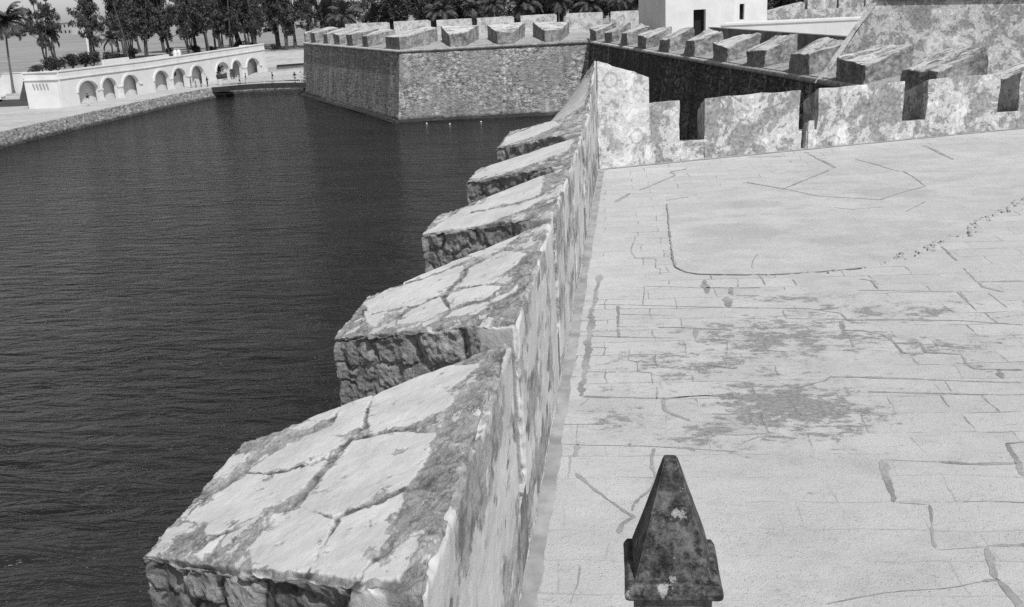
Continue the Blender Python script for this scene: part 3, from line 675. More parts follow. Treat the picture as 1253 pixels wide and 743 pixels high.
for i, (x0, x1, z0, z1) in enumerate(((16.4, 20.6, 2.1, 2.9), (21.0, 24.4, 3.2, 3.5), (24.7, 27.6, 3.3, 3.6), (27.9, 31, 3.3, 3.6))):
    y = 126.5+i*.3
    MB().hexa([(x0, y, 2.0), (x1, y, 2.0), (x1, y+3, 2.0), (x0, y+3, 2.0)], [(x0, y, z0-.0), (x1, y, z1), (x1, y+3, z1+.1), (x0, y+3, z0)]).build('merlon', M['peeling_render'], ow, subd=1, rough=.05)
bw = thing('fortress_wall', 'massive mottled fortress wall with a steep sloping left end at the upper right', 'wall', (13, 58.3, 0))
d = Vector((.9665, -.2566)); nn = Vector((.2566, .9665)); o0 = Vector((11.46, 58.6))
def bp(s, e, z): p = o0+d*s+nn*e; return (p.x, p.y, z)
def tz(s): return 4.2-.031*(s-2)
mb = MB(); mb.hexa([bp(-.85, 0, -.2), bp(34, 0, -.2), bp(34, 1.8, -.2), bp(-.85, 1.8, -.2)], [bp(2.05, .3, tz(2)), bp(34, .3, tz(34)), bp(34, 1.8, tz(34)), bp(2.05, 1.8, tz(2))])
mb.build('wall', M['peeling_render'], bw, subd=5, rough=.04)
mb = MB(); mb.hexa([bp(-1.2, -.1, -.2), bp(-.86, -.08, -.2), bp(-.86, 1.8, -.2), bp(-1.2, 1.8, -.2)], [bp(1.72, .2, tz(2)+.04), bp(2.05, .22, tz(2)+.04), bp(2.05, 1.8, tz(2)+.04), bp(1.72, 1.8, tz(2)+.04)])
mb.build('ramp_coping', M['white_render'], bw, subd=4, rough=.06)
MB().hexa([bp(1.7, .1, tz(2)+.01), bp(34, .1, tz(34)+.01), bp(34, 1.8, tz(34)+.01), bp(1.7, 1.8, tz(2)+.01)], [bp(1.7, .1, tz(2)+.2), bp(34, .1, tz(34)+.2), bp(34, 1.8, tz(34)+.2), bp(1.7, 1.8, tz(2)+.2)]).build('cordon', M['mouldy_stone'], bw, bevel=.05)
MB().hexa([bp(3, .4, tz(3)+.2), bp(34, .4, tz(34)+.2), bp(34, 1.6, tz(34)+.2), bp(3, 1.6, tz(3)+.2)], [bp(3.2, .5, 5.6), bp(34, .5, 4.7), bp(34, 1.6, 4.7), bp(3.2, 1.6, 5.6)]).build('parapet', M['peeling_render'], bw, subd=2, rough=.05)

# ------------------------------------------------------------------ near parapet, left: dense worn masonry
def grid(A, B, C, D, nu, nv):
    u = np.linspace(0, 1, nu+1); v = np.linspace(0, 1, nv+1); uu, vv = np.meshgrid(u, v, indexing='ij')
    uu = uu.ravel()[:, None]; vv = vv.ravel()[:, None]
    P = (1-uu)*(1-vv)*A+uu*(1-vv)*B+uu*vv*C+(1-uu)*vv*D
    f = [(i*(nv+1)+j, (i+1)*(nv+1)+j, (i+1)*(nv+1)+j+1, i*(nv+1)+j+1) for i in range(nu) for j in range(nv)]
    return P, f, uu.ravel(), vv.ravel()
def rubble(Q, seed, cx, cy):
    """rounded field stones: gap mask, tone and relief from jittered cells in face metres"""
    g = np.random.default_rng(seed); w, h = Q.max(0); S = []
    r = 0; y = 0.0
    while y < h+cy:
        x = -cx*g.random()
        while x < w+cx:
            S.append((x+g.normal(0, .16)*cx, y+g.normal(0, .2)*cy)); x += cx*g.uniform(.6, 1.5)
        y += cy*g.uniform(.8, 1.15)
    S = np.array(S); T = g.random(len(S)); sc = np.array([1/cx, 1/cy])
    d1 = np.full(len(Q), 9e9); d2 = d1.copy(); id1 = np.zeros(len(Q), int)
    for k, s in enumerate(S*sc):
        d = np.hypot(*((Q*sc-s)).T); m = d < d1
        d2 = np.where(m, d1, np.minimum(d2, d)); id1 = np.where(m, k, id1); d1 = np.where(m, d, d1)
    e = (d2-d1)
    return 1-smooth(.015, .075, e), T[id1], smooth(0, .35, e)
def battlement(name, parent, inner0, inner1, outer1, outer0, zt, zb, patches, res, seed, smoothneck=True, cap=None):
    """zt: 4 top heights in the order inner0, inner1, outer1, outer0"""
    b = [np.array([*p, z]) for p, z in zip((inner0, inner1, outer1, outer0), zb)]; T = [np.array([*p, z]) for p, z in zip((inner0, inner1, outer1, outer0), zt)]
    faces = [('top', T[0], T[1], T[2], T[3]), ('near', b[3], b[0], T[0], T[3]), ('in', b[0], b[1], T[1], T[0]), ('far', b[1], b[2], T[2], T[1]), ('out', b[2], b[3], T[3], T[2])]
    V = []; F = []; AT = {k: [] for k in ('plaster', 'joint', 'tone', 'grime')}; off = 0
    for kind, A, B, C_, D_ in faces:
        r = res*(1 if kind in ('top', 'near') else 2 if kind == 'in' else 3)
        lu = max(np.linalg.norm(B-A), np.linalg.norm(C_-D_)); lv = max(np.linalg.norm(D_-A), np.linalg.norm(C_-B))
        nu, nv = max(4, int(lu/r)), max(4, int(lv/r)); P, f, u, v = grid(A, B, C_, D_, nu, nv)
        N_ = np.cross(C_-A, D_-B); N_ = N_/np.linalg.norm(N_)
        if kind == 'top' and N_[2] < 0: N_ = -N_
        cen = (b[0]+b[2]+T[0]+T[2])/4
        if np.dot(N_, P.mean(0)-cen) < 0: N_ = -N_
        if np.dot(np.cross(P[f[0][1]]-P[f[0][0]], P[f[0][3]]-P[f[0][0]]), N_) < 0: f = [q[::-1] for q in f]
        ed = np.minimum(np.minimum(u, 1-u)*lu, np.minimum(v, 1-v)*lv)           # metres from the face edge
        fade = smooth(0, .06, ed); worn = np.exp(-(ed/.035)**2)
        n_l = fbm(P*2.1+seed, 4); n_s = fbm(P*9+seed, 3); n_f = fbm(P*26+seed, 2)
        pl = np.zeros(len(P)); jo = np.zeros(len(P)); to = np.full(len(P), .5)+.3*n_l; gr = np.zeros(len(P)); dsp = n_l*.02+n_s*.012
        if kind == 'top':
            D = np.sort(np.stack([poly_sdf(P[:, :2], np.array(q)) for q in patches]+[np.full(len(P), 9.0)]*2), axis=0); sd, sd2 = D[0], D[1]
            wob = fbm(P*4+seed*2, 5, .6)
            sd = sd-.004+wob*.05+n_f*.006
            pl = 1-smooth(-.007, .007, sd)
            crack = (1-pl)*(1-smooth(.05, .12, sd2+wob*.06))              # the open seams between two slabs of wash
            rag = fbm(P*np.array([6, 3.5, 4])+seed*5, 6, .66)             # scraps of wash left on the bare strips
            isl = smooth(.17, .20, rag+.3*fbm(P*1.6+9, 3))*smooth(.01, .03, sd)*(1-crack); pl = np.maximum(pl, isl*.85)
            pl = pl*(1-.8*smooth(.40, .44, fbm(P*7+seed*3, 5, .68)+.25*np.exp(-(sd/.06)**2)*(sd < 0)))
            dsp = pl*(.006+n_l*.006+n_s*.004+n_f*.0015)+n_l*.014+(1-pl)*(n_s*.028+n_f*.012+rag*.03)-crack*.014
            jo = np.maximum(crack*(.35+.6*smooth(-.2, .3, n_s+.6*n_f)), (1-pl)*.55*smooth(.12, .35, -rag)); to = .5+.5*n_s+.3*n_l
        elif kind in ('near', 'out', 'far'):
            Q = np.stack([u*lu, v*lv], 1); jo, to, rel = rubble(Q+0.14*np.stack([n_l, n_s], 1), seed+len(kind), .62, .40)
            jo = jo*smooth(-.25, .25, n_s+.1); dsp = -.035+rel*(.02+.035*to)+n_s*.03+n_l*.04+n_f*.012
            neck = (u > .80+.03*n_l) if kind == 'near' else (u < 0)
            if kind == 'near' and smoothneck:
                w = smooth(.79, .83, u+.02*n_l); jo = jo*(1-w); to = to*(1-w)+w*(.75+.3*n_l); dsp = dsp*(1-w)+w*(n_s*.006)
                pl = w*smooth(.0, .12, .25+n_l)
            gr = smooth(.15, .55, n_l+.25) * (.8 if seed == 1 else .2)
        else:
            m = smooth(-.03, .02, fbm(P*np.array([1, 1.3, 2.0])+seed*1.7, 7, .66)+.04); m = m*(.80+.20*smooth(-.12, .2, fbm(P*np.array([1, 2.2, 3.0])+4, 6, .68))); pl = m; jo = (1-m)*smooth(.0, .25, fbm(P*4+5, 4)-.06)*.6
            to = .78+.5*n_s; dsp = m*.003+n_l*.015+n_s*.004
        P = P+N_*(dsp*fade)[:, None]
        # worn arrises, same offset from both faces because it depends only on position
        wv = np.stack([fbm(P*5+a*31, 3) for a in range(3)], 1)
        und = smooth(.0, .16, (1-v)*lv)*smooth(.02, .2, u*lu)*(.02+.04*smooth(-.3, .3, n_l)) if kind in ('near', 'out') else np.zeros(len(P))
        if kind == 'near': und = und*(1-smooth(.74, .8, u))
        P = P-N_*und[:, None]                                    # rubble weathered back under the plaster lip
        toward = cen-P; toward /= np.linalg.norm(toward, axis=1)[:, None]
        lowf = np.abs(vnoise(P*1.7+seed))[:, None]; P = P+(toward*(np.abs(wv[:, :1])*.10+.012+.07*lowf)+wv*.045)*(worn)[:, None]
        V.append(P); F += [tuple(i+off for i in q) for q in f]; off += len(P)
        for k, a in zip(('plaster', 'joint', 'tone', 'grime'), (pl, jo, np.clip(to, 0, 1), gr)): AT[k].append(np.clip(a, 0, 1))
    me = mesh_from(np.concatenate(V), F, smooth=True, attrs={k: np.concatenate(a) for k, a in AT.items()})
    return link_mesh(name, me, M['battlement'], parent)
lp = thing('parapet_wall', 'thick weathered parapet along the near left edge of the terrace, stone merlons with pale plastered tops', 'parapet', (-1.12, 0, 0))
XI, XO = -1.12, -3.47
mb = MB()
mb.add([(XI-.012, -12, -.4), (XI-.012, 32, -.4), (XO, 33.2, -.4), (XO, -12, -.4), (XI-.012, -12, .72), (XI-.012, 31.2, .72), (XO, 32.6, .28), (XO, -12, .28)],
       [(4, 5, 6, 7), (0, 1, 5, 4), (0, 4, 7, 3)])
for k in range(15):
    y0, y1 = -12+k*3, -12+k*3+3
    mb.add([(XO-1.1, y0, ZW-.5), (XO-1.1, y1, ZW-.5), (XO, y1, .28), (XO, y0, .28)], [(0, 1, 2, 3)])
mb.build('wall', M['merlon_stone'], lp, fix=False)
mer = [((-3.6, 2.9), (-2.2, 1.2), 0.035), ((4.32, 8.27), (5.65, 7.45), .0115), ((8.78, 13.17), (10.2, 11.75), .014), ((13.55, 17.72), (15.2, 16.5), .022), ((17.98, 21.42), (19.8, 21.3), .03), ((22.35, 26.0), (24.4, 27.4), .035)]
for i, ((i0, i1), (o0_, o1), res) in enumerate(mer):
    zi = 2.45; zo = 2.45-.28*(XI-XO)
    pt = PATCH[i-1] if i > 0 else [[(-1.5, -3), (-1.5, 2.4), (-3.2, 1.0), (-3.2, -2)]]
    battlement('merlon', lp, (XI, i0), (XI, i1), (XO, o1), (XO, o0_), (zi, zi, zo, zo), (-.02, -.02, .1, .1), pt, res, i)
# tall corner merlon
battlement('corner_merlon', lp, (XI-.02, 26.02), far_pt(0.0, .03), far_pt(-1.2, 2.3), (-3.45, 27.45), (2.55, 3.44, .75, 1.3), (-.02, -.02, .1, .1), [[(-1.3, 26.6), (-1.25, 29.5), (-1.5, 31), (-1.9, 31.2), (-2.3, 29.8), (-2.9, 28.6), (-2.7, 27.5), (-1.9, 27.0)]], .03, 8, False)
fp = thing('parapet_wall', 'peeling plastered parapet with square embrasures across the far end of the terrace', 'parapet', (*far_pt(6), 0))
P, t, n = CORN, U, NW
def fpart(name, u0, u1, zi, zo, mat='peeling_render', ou0=None, ou1=None, zb=-.05, d=2.35, seed=0, zi2=None, d0=0.0, rough=.04, subd=9):
    ou0 = u0 if ou0 is None else ou0; ou1 = u1 if ou1 is None else ou1
    a, b_, c, e = P+t*u0+n*d0, P+t*u1+n*d0, P+t*ou1+n*d, P+t*ou0+n*d
    return MB().hexa([(a.x, a.y, zb), (b_.x, b_.y, zb), (c.x, c.y, zb), (e.x, e.y, zb)], [(a.x, a.y, zi), (b_.x, b_.y, zi2 or zi), (c.x, c.y, zo), (e.x, e.y, zo)]).build(name, M[mat], fp, bevel=.03, subd=subd, rough=rough, seed=seed)
fpart('merlon', 0, 1.76, 3.40, 1.5, 'white_render', -.6, 1.7, seed=1, zi2=2.76)
fpart('merlon', 1.5, 2.81, 1.96, 1.3, 'peeling_render', 1.5, 2.3, seed=2, d0=.014)
fpart('merlon', 3.65, 7.08, 1.97, 1.3, ou0=4.5, ou1=6.3, seed=3)
fpart('merlon', 7.76, 11.05, 1.98, 1.3, ou0=8.6, ou1=10.2, seed=4)
fpart('merlon', 11.95, 14.85, 1.98, 1.3, ou0=12.6, ou1=14.2, seed=5)
fpart('merlon', 15.7, 19.2, 1.98, 1.3, ou0=16.4, ou1=18.4, seed=6)
fpart('merlon', 20.0, 30, 1.98, 1.3, seed=7)
for u0, u1 in ((1.8, 7.2), (7.38, 30)): fpart('sill_wall', u0, u1, .62, .3, d0=.012, seed=8, d=2.3)
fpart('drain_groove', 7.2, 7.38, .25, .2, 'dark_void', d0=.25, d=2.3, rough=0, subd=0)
fpart('drain_spout', 7.4, 7.62, .95, .8, 'peeling_render', d0=-.06, d=.3, rough=.01, subd=1)
mb = MB(); lo = [(P+t*s+n*2.35) for s in (-1.2, 18.5)]
battered(mb, [tuple(lo[1]), tuple(lo[0])], 1.0, ZW-.5, .3)
mb.build('outer_face', M['bastion_stone'], fp, fix=False)

# ------------------------------------------------------------------ pinnacle in the foreground
pin = thing('stone_pinnacle', 'soot-blackened stone pinnacle with pyramid top in the near foreground', 'pinnacle', (.137, 3.893, 0), R(1.0))
def sq(h, z): return [(-h, -h, z), (h, -h, z), (h, h, z), (-h, h, z)]
MB().hexa(sq(.168, -.0), sq(.168, 2.9)).build('post', M['sooty_stone'], pin, world=False, bevel=.012, subd=2, rough=.006)
link_mesh('cap', MB().add([v for h, z in ((.19, 2.868), (.207, 2.885), (.211, 2.915), (.192, 2.95)) for v in sq(h, z)], [(3, 2, 1, 0), (12, 13, 14, 15)]+[(4*r+k, 4*r+(k+1) % 4, 4*r+4+(k+1) % 4, 4*r+4+k) for r in range(3) for k in range(4)]).mesh(bevel=.008, subd=5, rough=.007), M['sooty_stone'], pin, world=False)
me = MB().hexa([(-.172, -.166, 2.94), (.172, -.166, 2.94), (.176, .186, 2.94), (-.176, .186, 2.94)], sq(.027, 3.465)).mesh(bevel=.014, subd=6, rough=.009); link_mesh('pyramid', me, M['sooty_stone'], pin, world=False)
# ------------------------------------------------------------------ quay wall, arcade, bridge
qw = thing('quay_wall', 'pale rubble quay wall along the left side of the moat', 'quay wall', (-72, 110, ZW))
line = [(-72.6, -60), (-72.4, 118), (-71.3, 148), (-69.3, 160.8), (-70.5, 164)]
mb = MB(); lo = offset_line(line, .35); up = [Vector(p) for p in line]
for i in range(len(line)-1):
    k = max(1, int(math.dist(line[i], line[i+1])/2.5))
    for s in range(k):
        for r in range(4):
            q = []
            for ss, rr in ((s, r), (s+1, r), (s+1, r+1), (s, r+1)):
                p = lo[i].lerp(lo[i+1], ss/k).lerp(up[i].lerp(up[i+1], ss/k), rr/4); z = ZW-.4+(ZQ+.06-ZW+.4)*rr/4
                w = mnoise.noise_vector(Vector((p.x, p.y, z))*.8)*.12; q.append((p.x+w.x*(rr < 4), p.y, z+w.z*.4*(0 < rr < 4)))
            mb.add(q, [(0, 1, 2, 3)])
mb.build('wall_face', M['quay_stone'], qw, fix=False)
cp = MB(); inn = offset_line(line, -.55)
for i in range(3): cp.hexa([(up[i].x, up[i].y, ZQ-.1), (up[i+1].x, up[i+1].y, ZQ-.1), (inn[i+1].x, inn[i+1].y, ZQ-.1), (inn[i].x, inn[i].y, ZQ-.1)], [(up[i].x, up[i].y, ZQ+.06), (up[i+1].x, up[i+1].y, ZQ+.06), (inn[i+1].x, inn[i+1].y, ZQ+.055), (inn[i].x, inn[i].y, ZQ+.055)])
cp.build('coping', M['quay_stone'], qw)
MB().hexa([(-69.6, 160.9, ZW-.4), (-67.6, 160.6, ZW-.4), (-67.4, 163.8, ZW-.4), (-69.6, 164, ZW-.4)], [(-69.6, 160.9, ZW+.7), (-67.9, 160.7, ZW+.6), (-67.7, 163.6, ZW+.55), (-69.6, 164, ZW+.7)]).build('landing_step', M['quay_stone'], qw, subd=1, rough=.06)
mb = MB()
for a, b in (((-70.4, 167.6), (-46, 172.2)), ((-70.5, 163.5), (-70.4, 167.7))): mb.slab(a, b, .5, ZW-.4, ZQ+.05, -1)
mb.build('channel_wall', M['quay_stone'], qw, subd=2, rough=.05)

A_ = Vector((-81.3, 134.7)); B_ = Vector((-71.2, 190.3)); AT_ = (B_-A_).normalized(); AN = Vector((-AT_.y, AT_.x)); AL = (B_-A_).length   # AN points away from the water
def ap(s, e, z): p = A_+AT_*s+AN*e; return (p.x, p.y, z)
arc = thing('arcade_building', 'long low whitewashed arcade of nine arches along the quay', 'arcade', (-76, 162, ZQ))
HT, ARCH = 5.0, [(3.45, 7.78), (8.6, 12.0), (13.5, 17.3), (21.4, 25.2), (26.4, 29.95), (31.6, 35.3), (39.3, 43.3), (44.4, 47.6), (49.5, 53.9)]
def top_z(s): return ZQ+5.0+.55*max(0, min(1, (s-20)/36.0))
us = [0.0, AL]
for a, b in ARCH:
    us += [a+(b-a)*(1-math.cos(math.pi*k/18))/2 for k in range(19)]
us = sorted(us)
def low(s, open_left=True):
    for a, b in ARCH:
        if a < s < b:
            r = (b-a)/2; return 1.75+math.sqrt(max(0, r*r-(s-(a+b)/2)**2))*(1.55/r)
    return 0.0
def hole(s0, s1): m = (s0+s1)/2; return any(a < m < b for a, b in ARCH)
wall = MB(); T = .55
for s0, s1 in zip(us, us[1:]):
    if s1-s0 < 1e-5: continue
    h0, h1 = (0, 0)
    if hole(s0, s1):
        def hz(s):
            for a, b in ARCH:
                if a-1e-6 <= s <= b+1e-6 and a <= (s0+s1)/2 <= b:
                    r = (b-a)/2; return 1.75+math.sqrt(max(0, r*r-(s-(a+b)/2)**2))*(1.55/r)
            return 0
        h0, h1 = hz(s0), hz(s1)
    n = 1 if s1-s0 < 2 else 2
    wall.hexa([ap(s0, 0, ZQ+h0), ap(s1, 0, ZQ+h1), ap(s1, T, ZQ+h1), ap(s0, T, ZQ+h0)], [ap(s0, 0, top_z(s0)), ap(s1, 0, top_z(s1)), ap(s1, T, top_z(s1)), ap(s0, T, top_z(s0))])
for a, b in ARCH:          # jambs below the springing
    pass
# end wall and back walls
wall.hexa([ap(.0, T, ZQ), ap(.9, T, ZQ), (-86.1, 134.72+.5, ZQ), (-86.7, 134.7, ZQ)], [ap(.0, T, top_z(0)), ap(.9, T, top_z(0)), (-86.1, 134.72+.5, top_z(0)), (-86.7, 134.7, top_z(0))])
wall.hexa([ap(AL-.5, T, ZQ), ap(AL, T, ZQ), ap(AL, 5.2, ZQ), ap(AL-.5, 5.2, ZQ)], [ap(AL-.5, T, top_z(AL)), ap(AL, T, top_z(AL)), ap(AL, 5.2, top_z(AL)), ap(AL-.5, 5.2, top_z(AL))])
wall.build('front_wall', M['limewash'], arc, fix=False)
bk = MB()
bk.hexa([ap(.9, 1.15, ZQ), ap(37.6, 1.15, ZQ), ap(37.6, 2.7, ZQ), ap(.9, 2.7, ZQ)], [ap(.9, 1.15, ZQ+4.4), ap(37.6, 1.15, ZQ+4.4), ap(37.6, 2.7, ZQ+4.4), ap(.9, 2.7, ZQ+4.4)])
bk.hexa([ap(48.4, 1.6, ZQ), ap(AL-.5, 1.6, ZQ), ap(AL-.5, 2, ZQ), ap(48.4, 2, ZQ)], [ap(48.4, 1.6, ZQ+2.4), ap(AL-.5, 1.6, ZQ+2.4), ap(AL-.5, 2, ZQ+2.4), ap(48.4, 2, ZQ+2.4)])
for s in (19.3, 37.4, 48.3): bk.hexa([ap(s-.2, T, ZQ), ap(s+.2, T, ZQ), ap(s+.2, 2.3, ZQ), ap(s-.2, 2.3, ZQ)], [ap(s-.2, T, ZQ+4.4), ap(s+.2, T, ZQ+4.4), ap(s+.2, 2.3, ZQ+4.4), ap(s-.2, 2.3, ZQ+4.4)])
bk.build('back_wall', M['niche_render'], arc)
g = MB()
for k in range(9):
    s = 49.8+k*.45; g.tube([ap(s, 1.7, ZQ+2.4), ap(s, 1.7, ZQ+4.3)], .04, 4)
g.tube([ap(49.5, 1.7, ZQ+3.1), ap(53.9, 1.7, ZQ+3.1)], .04, 4); g.build('window_grille', M['grille'], arc)
rf = MB()
for s0, s1 in ((0.6, 20), (20, 37.6), (37.6, 48.2), (48.2, AL-.1)):
    e1 = 5.4 if s0 < 37 or s0 > 48 else 3.6
    rf.hexa([ap(s0, T, top_z(s0)-.55), ap(s1, T, top_z(s1)-.55), ap(s1, e1, top_z(s1)-.55), ap(s0, e1, top_z(s0)-.55)], [ap(s0, T, top_z(s0)-.3), ap(s1, T, top_z(s1)-.3), ap(s1, e1, top_z(s1)-.3), ap(s0, e1, top_z(s0)-.3)])
rf.build('roof', M['niche_render'], arc)
sc_ = MB()
for s0, s1 in ((0, 20), (20, 38), (38, AL)):
    for e0, dz, hh in ((-.14, -1.05, .16), (-.10, -.02, .18)):
        sc_.hexa([ap(s0, e0, top_z(s0)+dz), ap(s1, e0, top_z(s1)+dz), ap(s1, -.003, top_z(s1)+dz), ap(s0, -.003, top_z(s0)+dz)] if dz < -.5 else [ap(s0, e0, top_z(s0)+dz), ap(s1, e0, top_z(s1)+dz), ap(s1, T+.1, top_z(s1)+dz), ap(s0, T+.1, top_z(s0)+dz)],
                 [ap(s0, e0, top_z(s0)+dz+hh), ap(s1, e0, top_z(s1)+dz+hh), ap(s1, -.003, top_z(s1)+dz+hh), ap(s0, -.003, top_z(s0)+dz+hh)] if dz < -.5 else [ap(s0, e0, top_z(s0)+dz+hh), ap(s1, e0, top_z(s1)+dz+hh), ap(s1, T+.1, top_z(s1)+dz+hh), ap(s0, T+.1, top_z(s0)+dz+hh)])
z0 = top_z(0)
sc_.box(-86.8, -81.35, 134.56, 134.697, z0-1.05, z0-.89); sc_.box(-86.8, -81.35, 134.58, 135.1, z0-.02, z0+.16)
sc_.build('string_course', M['trim_white'], arc)
for a, b in ARCH:
    c, r = (a+b)/2, (b-a)/2; av = MB(); k = 14
    for i in range(k):
        t0, t1 = math.pi*i/k, math.pi*(i+1)/k
        def q(t, rr, e): return ap(c-math.cos(t)*(r+rr), e, ZQ+1.75+math.sin(t)*(1.55+rr))
        av.hexa([q(t0, -.0, -.12), q(t1, -.0, -.12), q(t1, -.0, -.002), q(t0, -.0, -.002)], [q(t0, .34, -.12), q(t1, .34, -.12), q(t1, .34, -.002), q(t0, .34, -.002)])
    av.build('archivolt', M['trim_white'], arc)
pil = MB()
for s in (8.19, 12.75, 25.8, 30.8, 43.85, 48.55):
    w = .42
    for e0, z_0, z_1, ww in ((-.16, 1.62, 1.86, w+.12), (-.2, 0, .45, w+.14), (-.09, .45, 1.62, w)):
        pil.hexa([ap(s-ww, e0, ZQ+z_0), ap(s+ww, e0, ZQ+z_0), ap(s+ww, -.002, ZQ+z_0), ap(s-ww, -.002, ZQ+z_0)], [ap(s-ww, e0, ZQ+z_1), ap(s+ww, e0, ZQ+z_1), ap(s+ww, -.002, ZQ+z_1), ap(s-ww, -.002, ZQ+z_1)])
    pil_o = pil.build('pier', M['trim_white'], arc); pil = MB()
for s in (17.75, 53.95+.45):
    MB().hexa([ap(s-.3, -.16, ZQ+1.62), ap(s+.4, -.16, ZQ+1.62), ap(s+.4, -.002, ZQ+1.62), ap(s-.3, -.002, ZQ+1.62)], [ap(s-.3, -.16, ZQ+1.86), ap(s+.4, -.16, ZQ+1.86), ap(s+.4, -.002, ZQ+1.86), ap(s-.3, -.002, ZQ+1.86)]).build('impost', M['trim_white'], arc)
for i in range(5):
    x = -85.5+i*.52
    MB().hexa([(x+.16, 134.64, ZQ+2.7), (x+.3, 134.64, ZQ+2.7), (x+.3, 134.698, ZQ+2.7), (x+.16, 134.698, ZQ+2.7)], [(x, 134.62, ZQ+3.5), (x+.16, 134.62, ZQ+3.5), (x+.16, 134.698, ZQ+3.5), (x, 134.698, ZQ+3.5)]).build('vent_slit', M['grille'], arc)
for ds in (-.5, .5):
    MB().lathe([(.38, 0), (.38, .5), (.32, .75), (.18, .95), (.02, 1.0)], ap(28.9+ds, .3, top_z(28.9)+.13), 12).build('roof_finial', M['trim_white'], arc, smooth=False)
MB().hexa([ap(11.5, 1.2, z0-.3), ap(17.5, 1.2, z0-.3), ap(17.5, 1.6, z0-.3), ap(11.5, 1.6, z0-.3)], [ap(11.5, 1.2, z0+.9), ap(17.5, 1.2, z0+.9), ap(17.5, 1.6, z0+.9), ap(11.5, 1.6, z0+.9)]).build('roof_parapet', M['limewash'], arc)
MB().hexa([ap(17.9, 1.3, z0-.3), ap(28, 1.3, z0-.3), ap(28, 1.6, z0-.2), ap(17.9, 1.6, z0-.3)], [ap(17.9, 1.3, z0+.5), ap(28, 1.3, z0+.62), ap(28, 1.6, z0+.62), ap(17.9, 1.6, z0+.5)]).build('roof_parapet', M['trim_white'], arc)
nb = thing('notice_board', 'white notice panel on the back wall inside the fourth arch', 'notice board', ap(22.6, 1.1, ZQ+1.3))
MB().hexa([ap(22.0, 1.04, ZQ+1.2), ap(23.1, 1.04, ZQ+1.2), ap(23.1, 1.13, ZQ+1.2), ap(22.0, 1.13, ZQ+1.2)], [ap(22.0, 1.04, ZQ+2.7), ap(23.1, 1.04, ZQ+2.7), ap(23.1, 1.13, ZQ+2.7), ap(22.0, 1.13, ZQ+2.7)]).build('board', M['trim_white'], nb, bevel=.02)
MB().hexa([ap(22.35, 1.06, ZQ), ap(22.7, 1.06, ZQ), ap(22.7, 1.13, ZQ), ap(22.35, 1.13, ZQ)], [ap(22.35, 1.06, ZQ+1.19), ap(22.7, 1.06, ZQ+1.19), ap(22.7, 1.13, ZQ+1.19), ap(22.35, 1.13, ZQ+1.19)]).build('stand', M['limewash'], nb)
lt = thing('wall_lantern', 'small dark lantern on the back wall inside the fifth arch', 'lantern', ap(28.4, 1.0, ZQ+2.2))
MB().lathe([(.08, 0), (.2, .1), (.24, .45), (.1, .62), (.03, .7)], ap(28.4, .95, ZQ+2.0), 8).build('lamp_body', M['dark_paint'], lt)
MB().tube([ap(28.4, .95, ZQ+2.7), ap(28.4, 1.14, ZQ+2.75)], .03, 6).build('bracket', M['dark_paint'], lt)

br = thing('footbridge', 'low arched footbridge with light rails from the quay to the bastion', 'bridge', (-60, 160, ZQ))
N_ = 12
def bz(k): return ZQ+.02+.28*math.sin(math.pi*k/N_)
def bx(k): return -69.4+(18.4)*k/N_
for nm, y0, y1, za, zb_ in (('deck', 159.4, 163.4, -.22, .0), ('side_beam', 159.15, 159.395, -.75, .07), ('side_beam', 163.405, 163.65, -.75, .07)):
    mb = MB()
    for k in range(N_):
        mb.hexa([(bx(k), y0, bz(k)+za), (bx(k+1), y0, bz(k+1)+za), (bx(k+1), y1, bz(k+1)+za), (bx(k), y1, bz(k)+za)], [(bx(k), y0, bz(k)+zb_), (bx(k+1), y0, bz(k+1)+zb_), (bx(k+1), y1, bz(k+1)+zb_), (bx(k), y1, bz(k)+zb_)])
    mb.build(nm, M['pavement'] if nm == 'deck' else M['dark_beam'], br)
for y in (159.27, 163.52):
    rl = MB()
    for hz_ in (1.05, .6): rl.tube([(bx(k), y, bz(k)+hz_) for k in range(N_+1)], .045, 6)
    ro = rl.build('railing', M['rail_metal'], br, fix=False)
    for k in range(0, N_+1, 2 if y < 160 else 3):
        pm = MB().box(bx(k)-.07-(.1 if k in (6,) else 0), bx(k)+.07, y-.06, y+.06, bz(k)-.1, bz(k)+1.1).build('rail_post', M['rail_metal'], br)

ww = thing('retaining_wall', 'plain white retaining wall at the left edge behind the palm', 'wall', (-108, 163.4, ZQ))
MB().box(-190, -88.6, 163.4, 163.88, ZQ-.3, ZF+.16).build('wall', M['limewash'], ww)
MB().box(-190, -88.5, 163.32, 163.96, ZF+.165, ZF+.33).build('coping', M['trim_white'], ww)
kb = thing('low_wall', 'long low kerb wall topped by a painted slot shadow on the slope between arcade and bastion', 'low wall', (-60, 190, ZQ))
MB().hexa([(-70.2, 188.4, ZQ), (-48.5, 190.4, ZQ), (-48.5, 190.9, ZQ), (-70.2, 188.9, ZQ)], [(-70.2, 188.4, ZQ+1.25), (-48.5, 190.4, ZQ+1.7), (-48.5, 190.9, ZQ+1.7), (-70.2, 188.9, ZQ+1.25)]).build('wall', M['pavement'], kb)
MB().hexa([(-68.4, 188.2, ZQ+1.29), (-48.5, 190.2, ZQ+1.72), (-48.5, 191.1, ZQ+1.72), (-68.4, 189.1, ZQ+1.29)], [(-68.4, 188.2, ZQ+1.6), (-48.5, 190.2, ZQ+2.05), (-48.5, 191.1, ZQ+2.05), (-68.4, 189.1, ZQ+1.6)]).build('shadow_strip', M['far_foliage_and_shadow'], kb)  # foliage colour reused for a dark strip standing in for a slot shadow

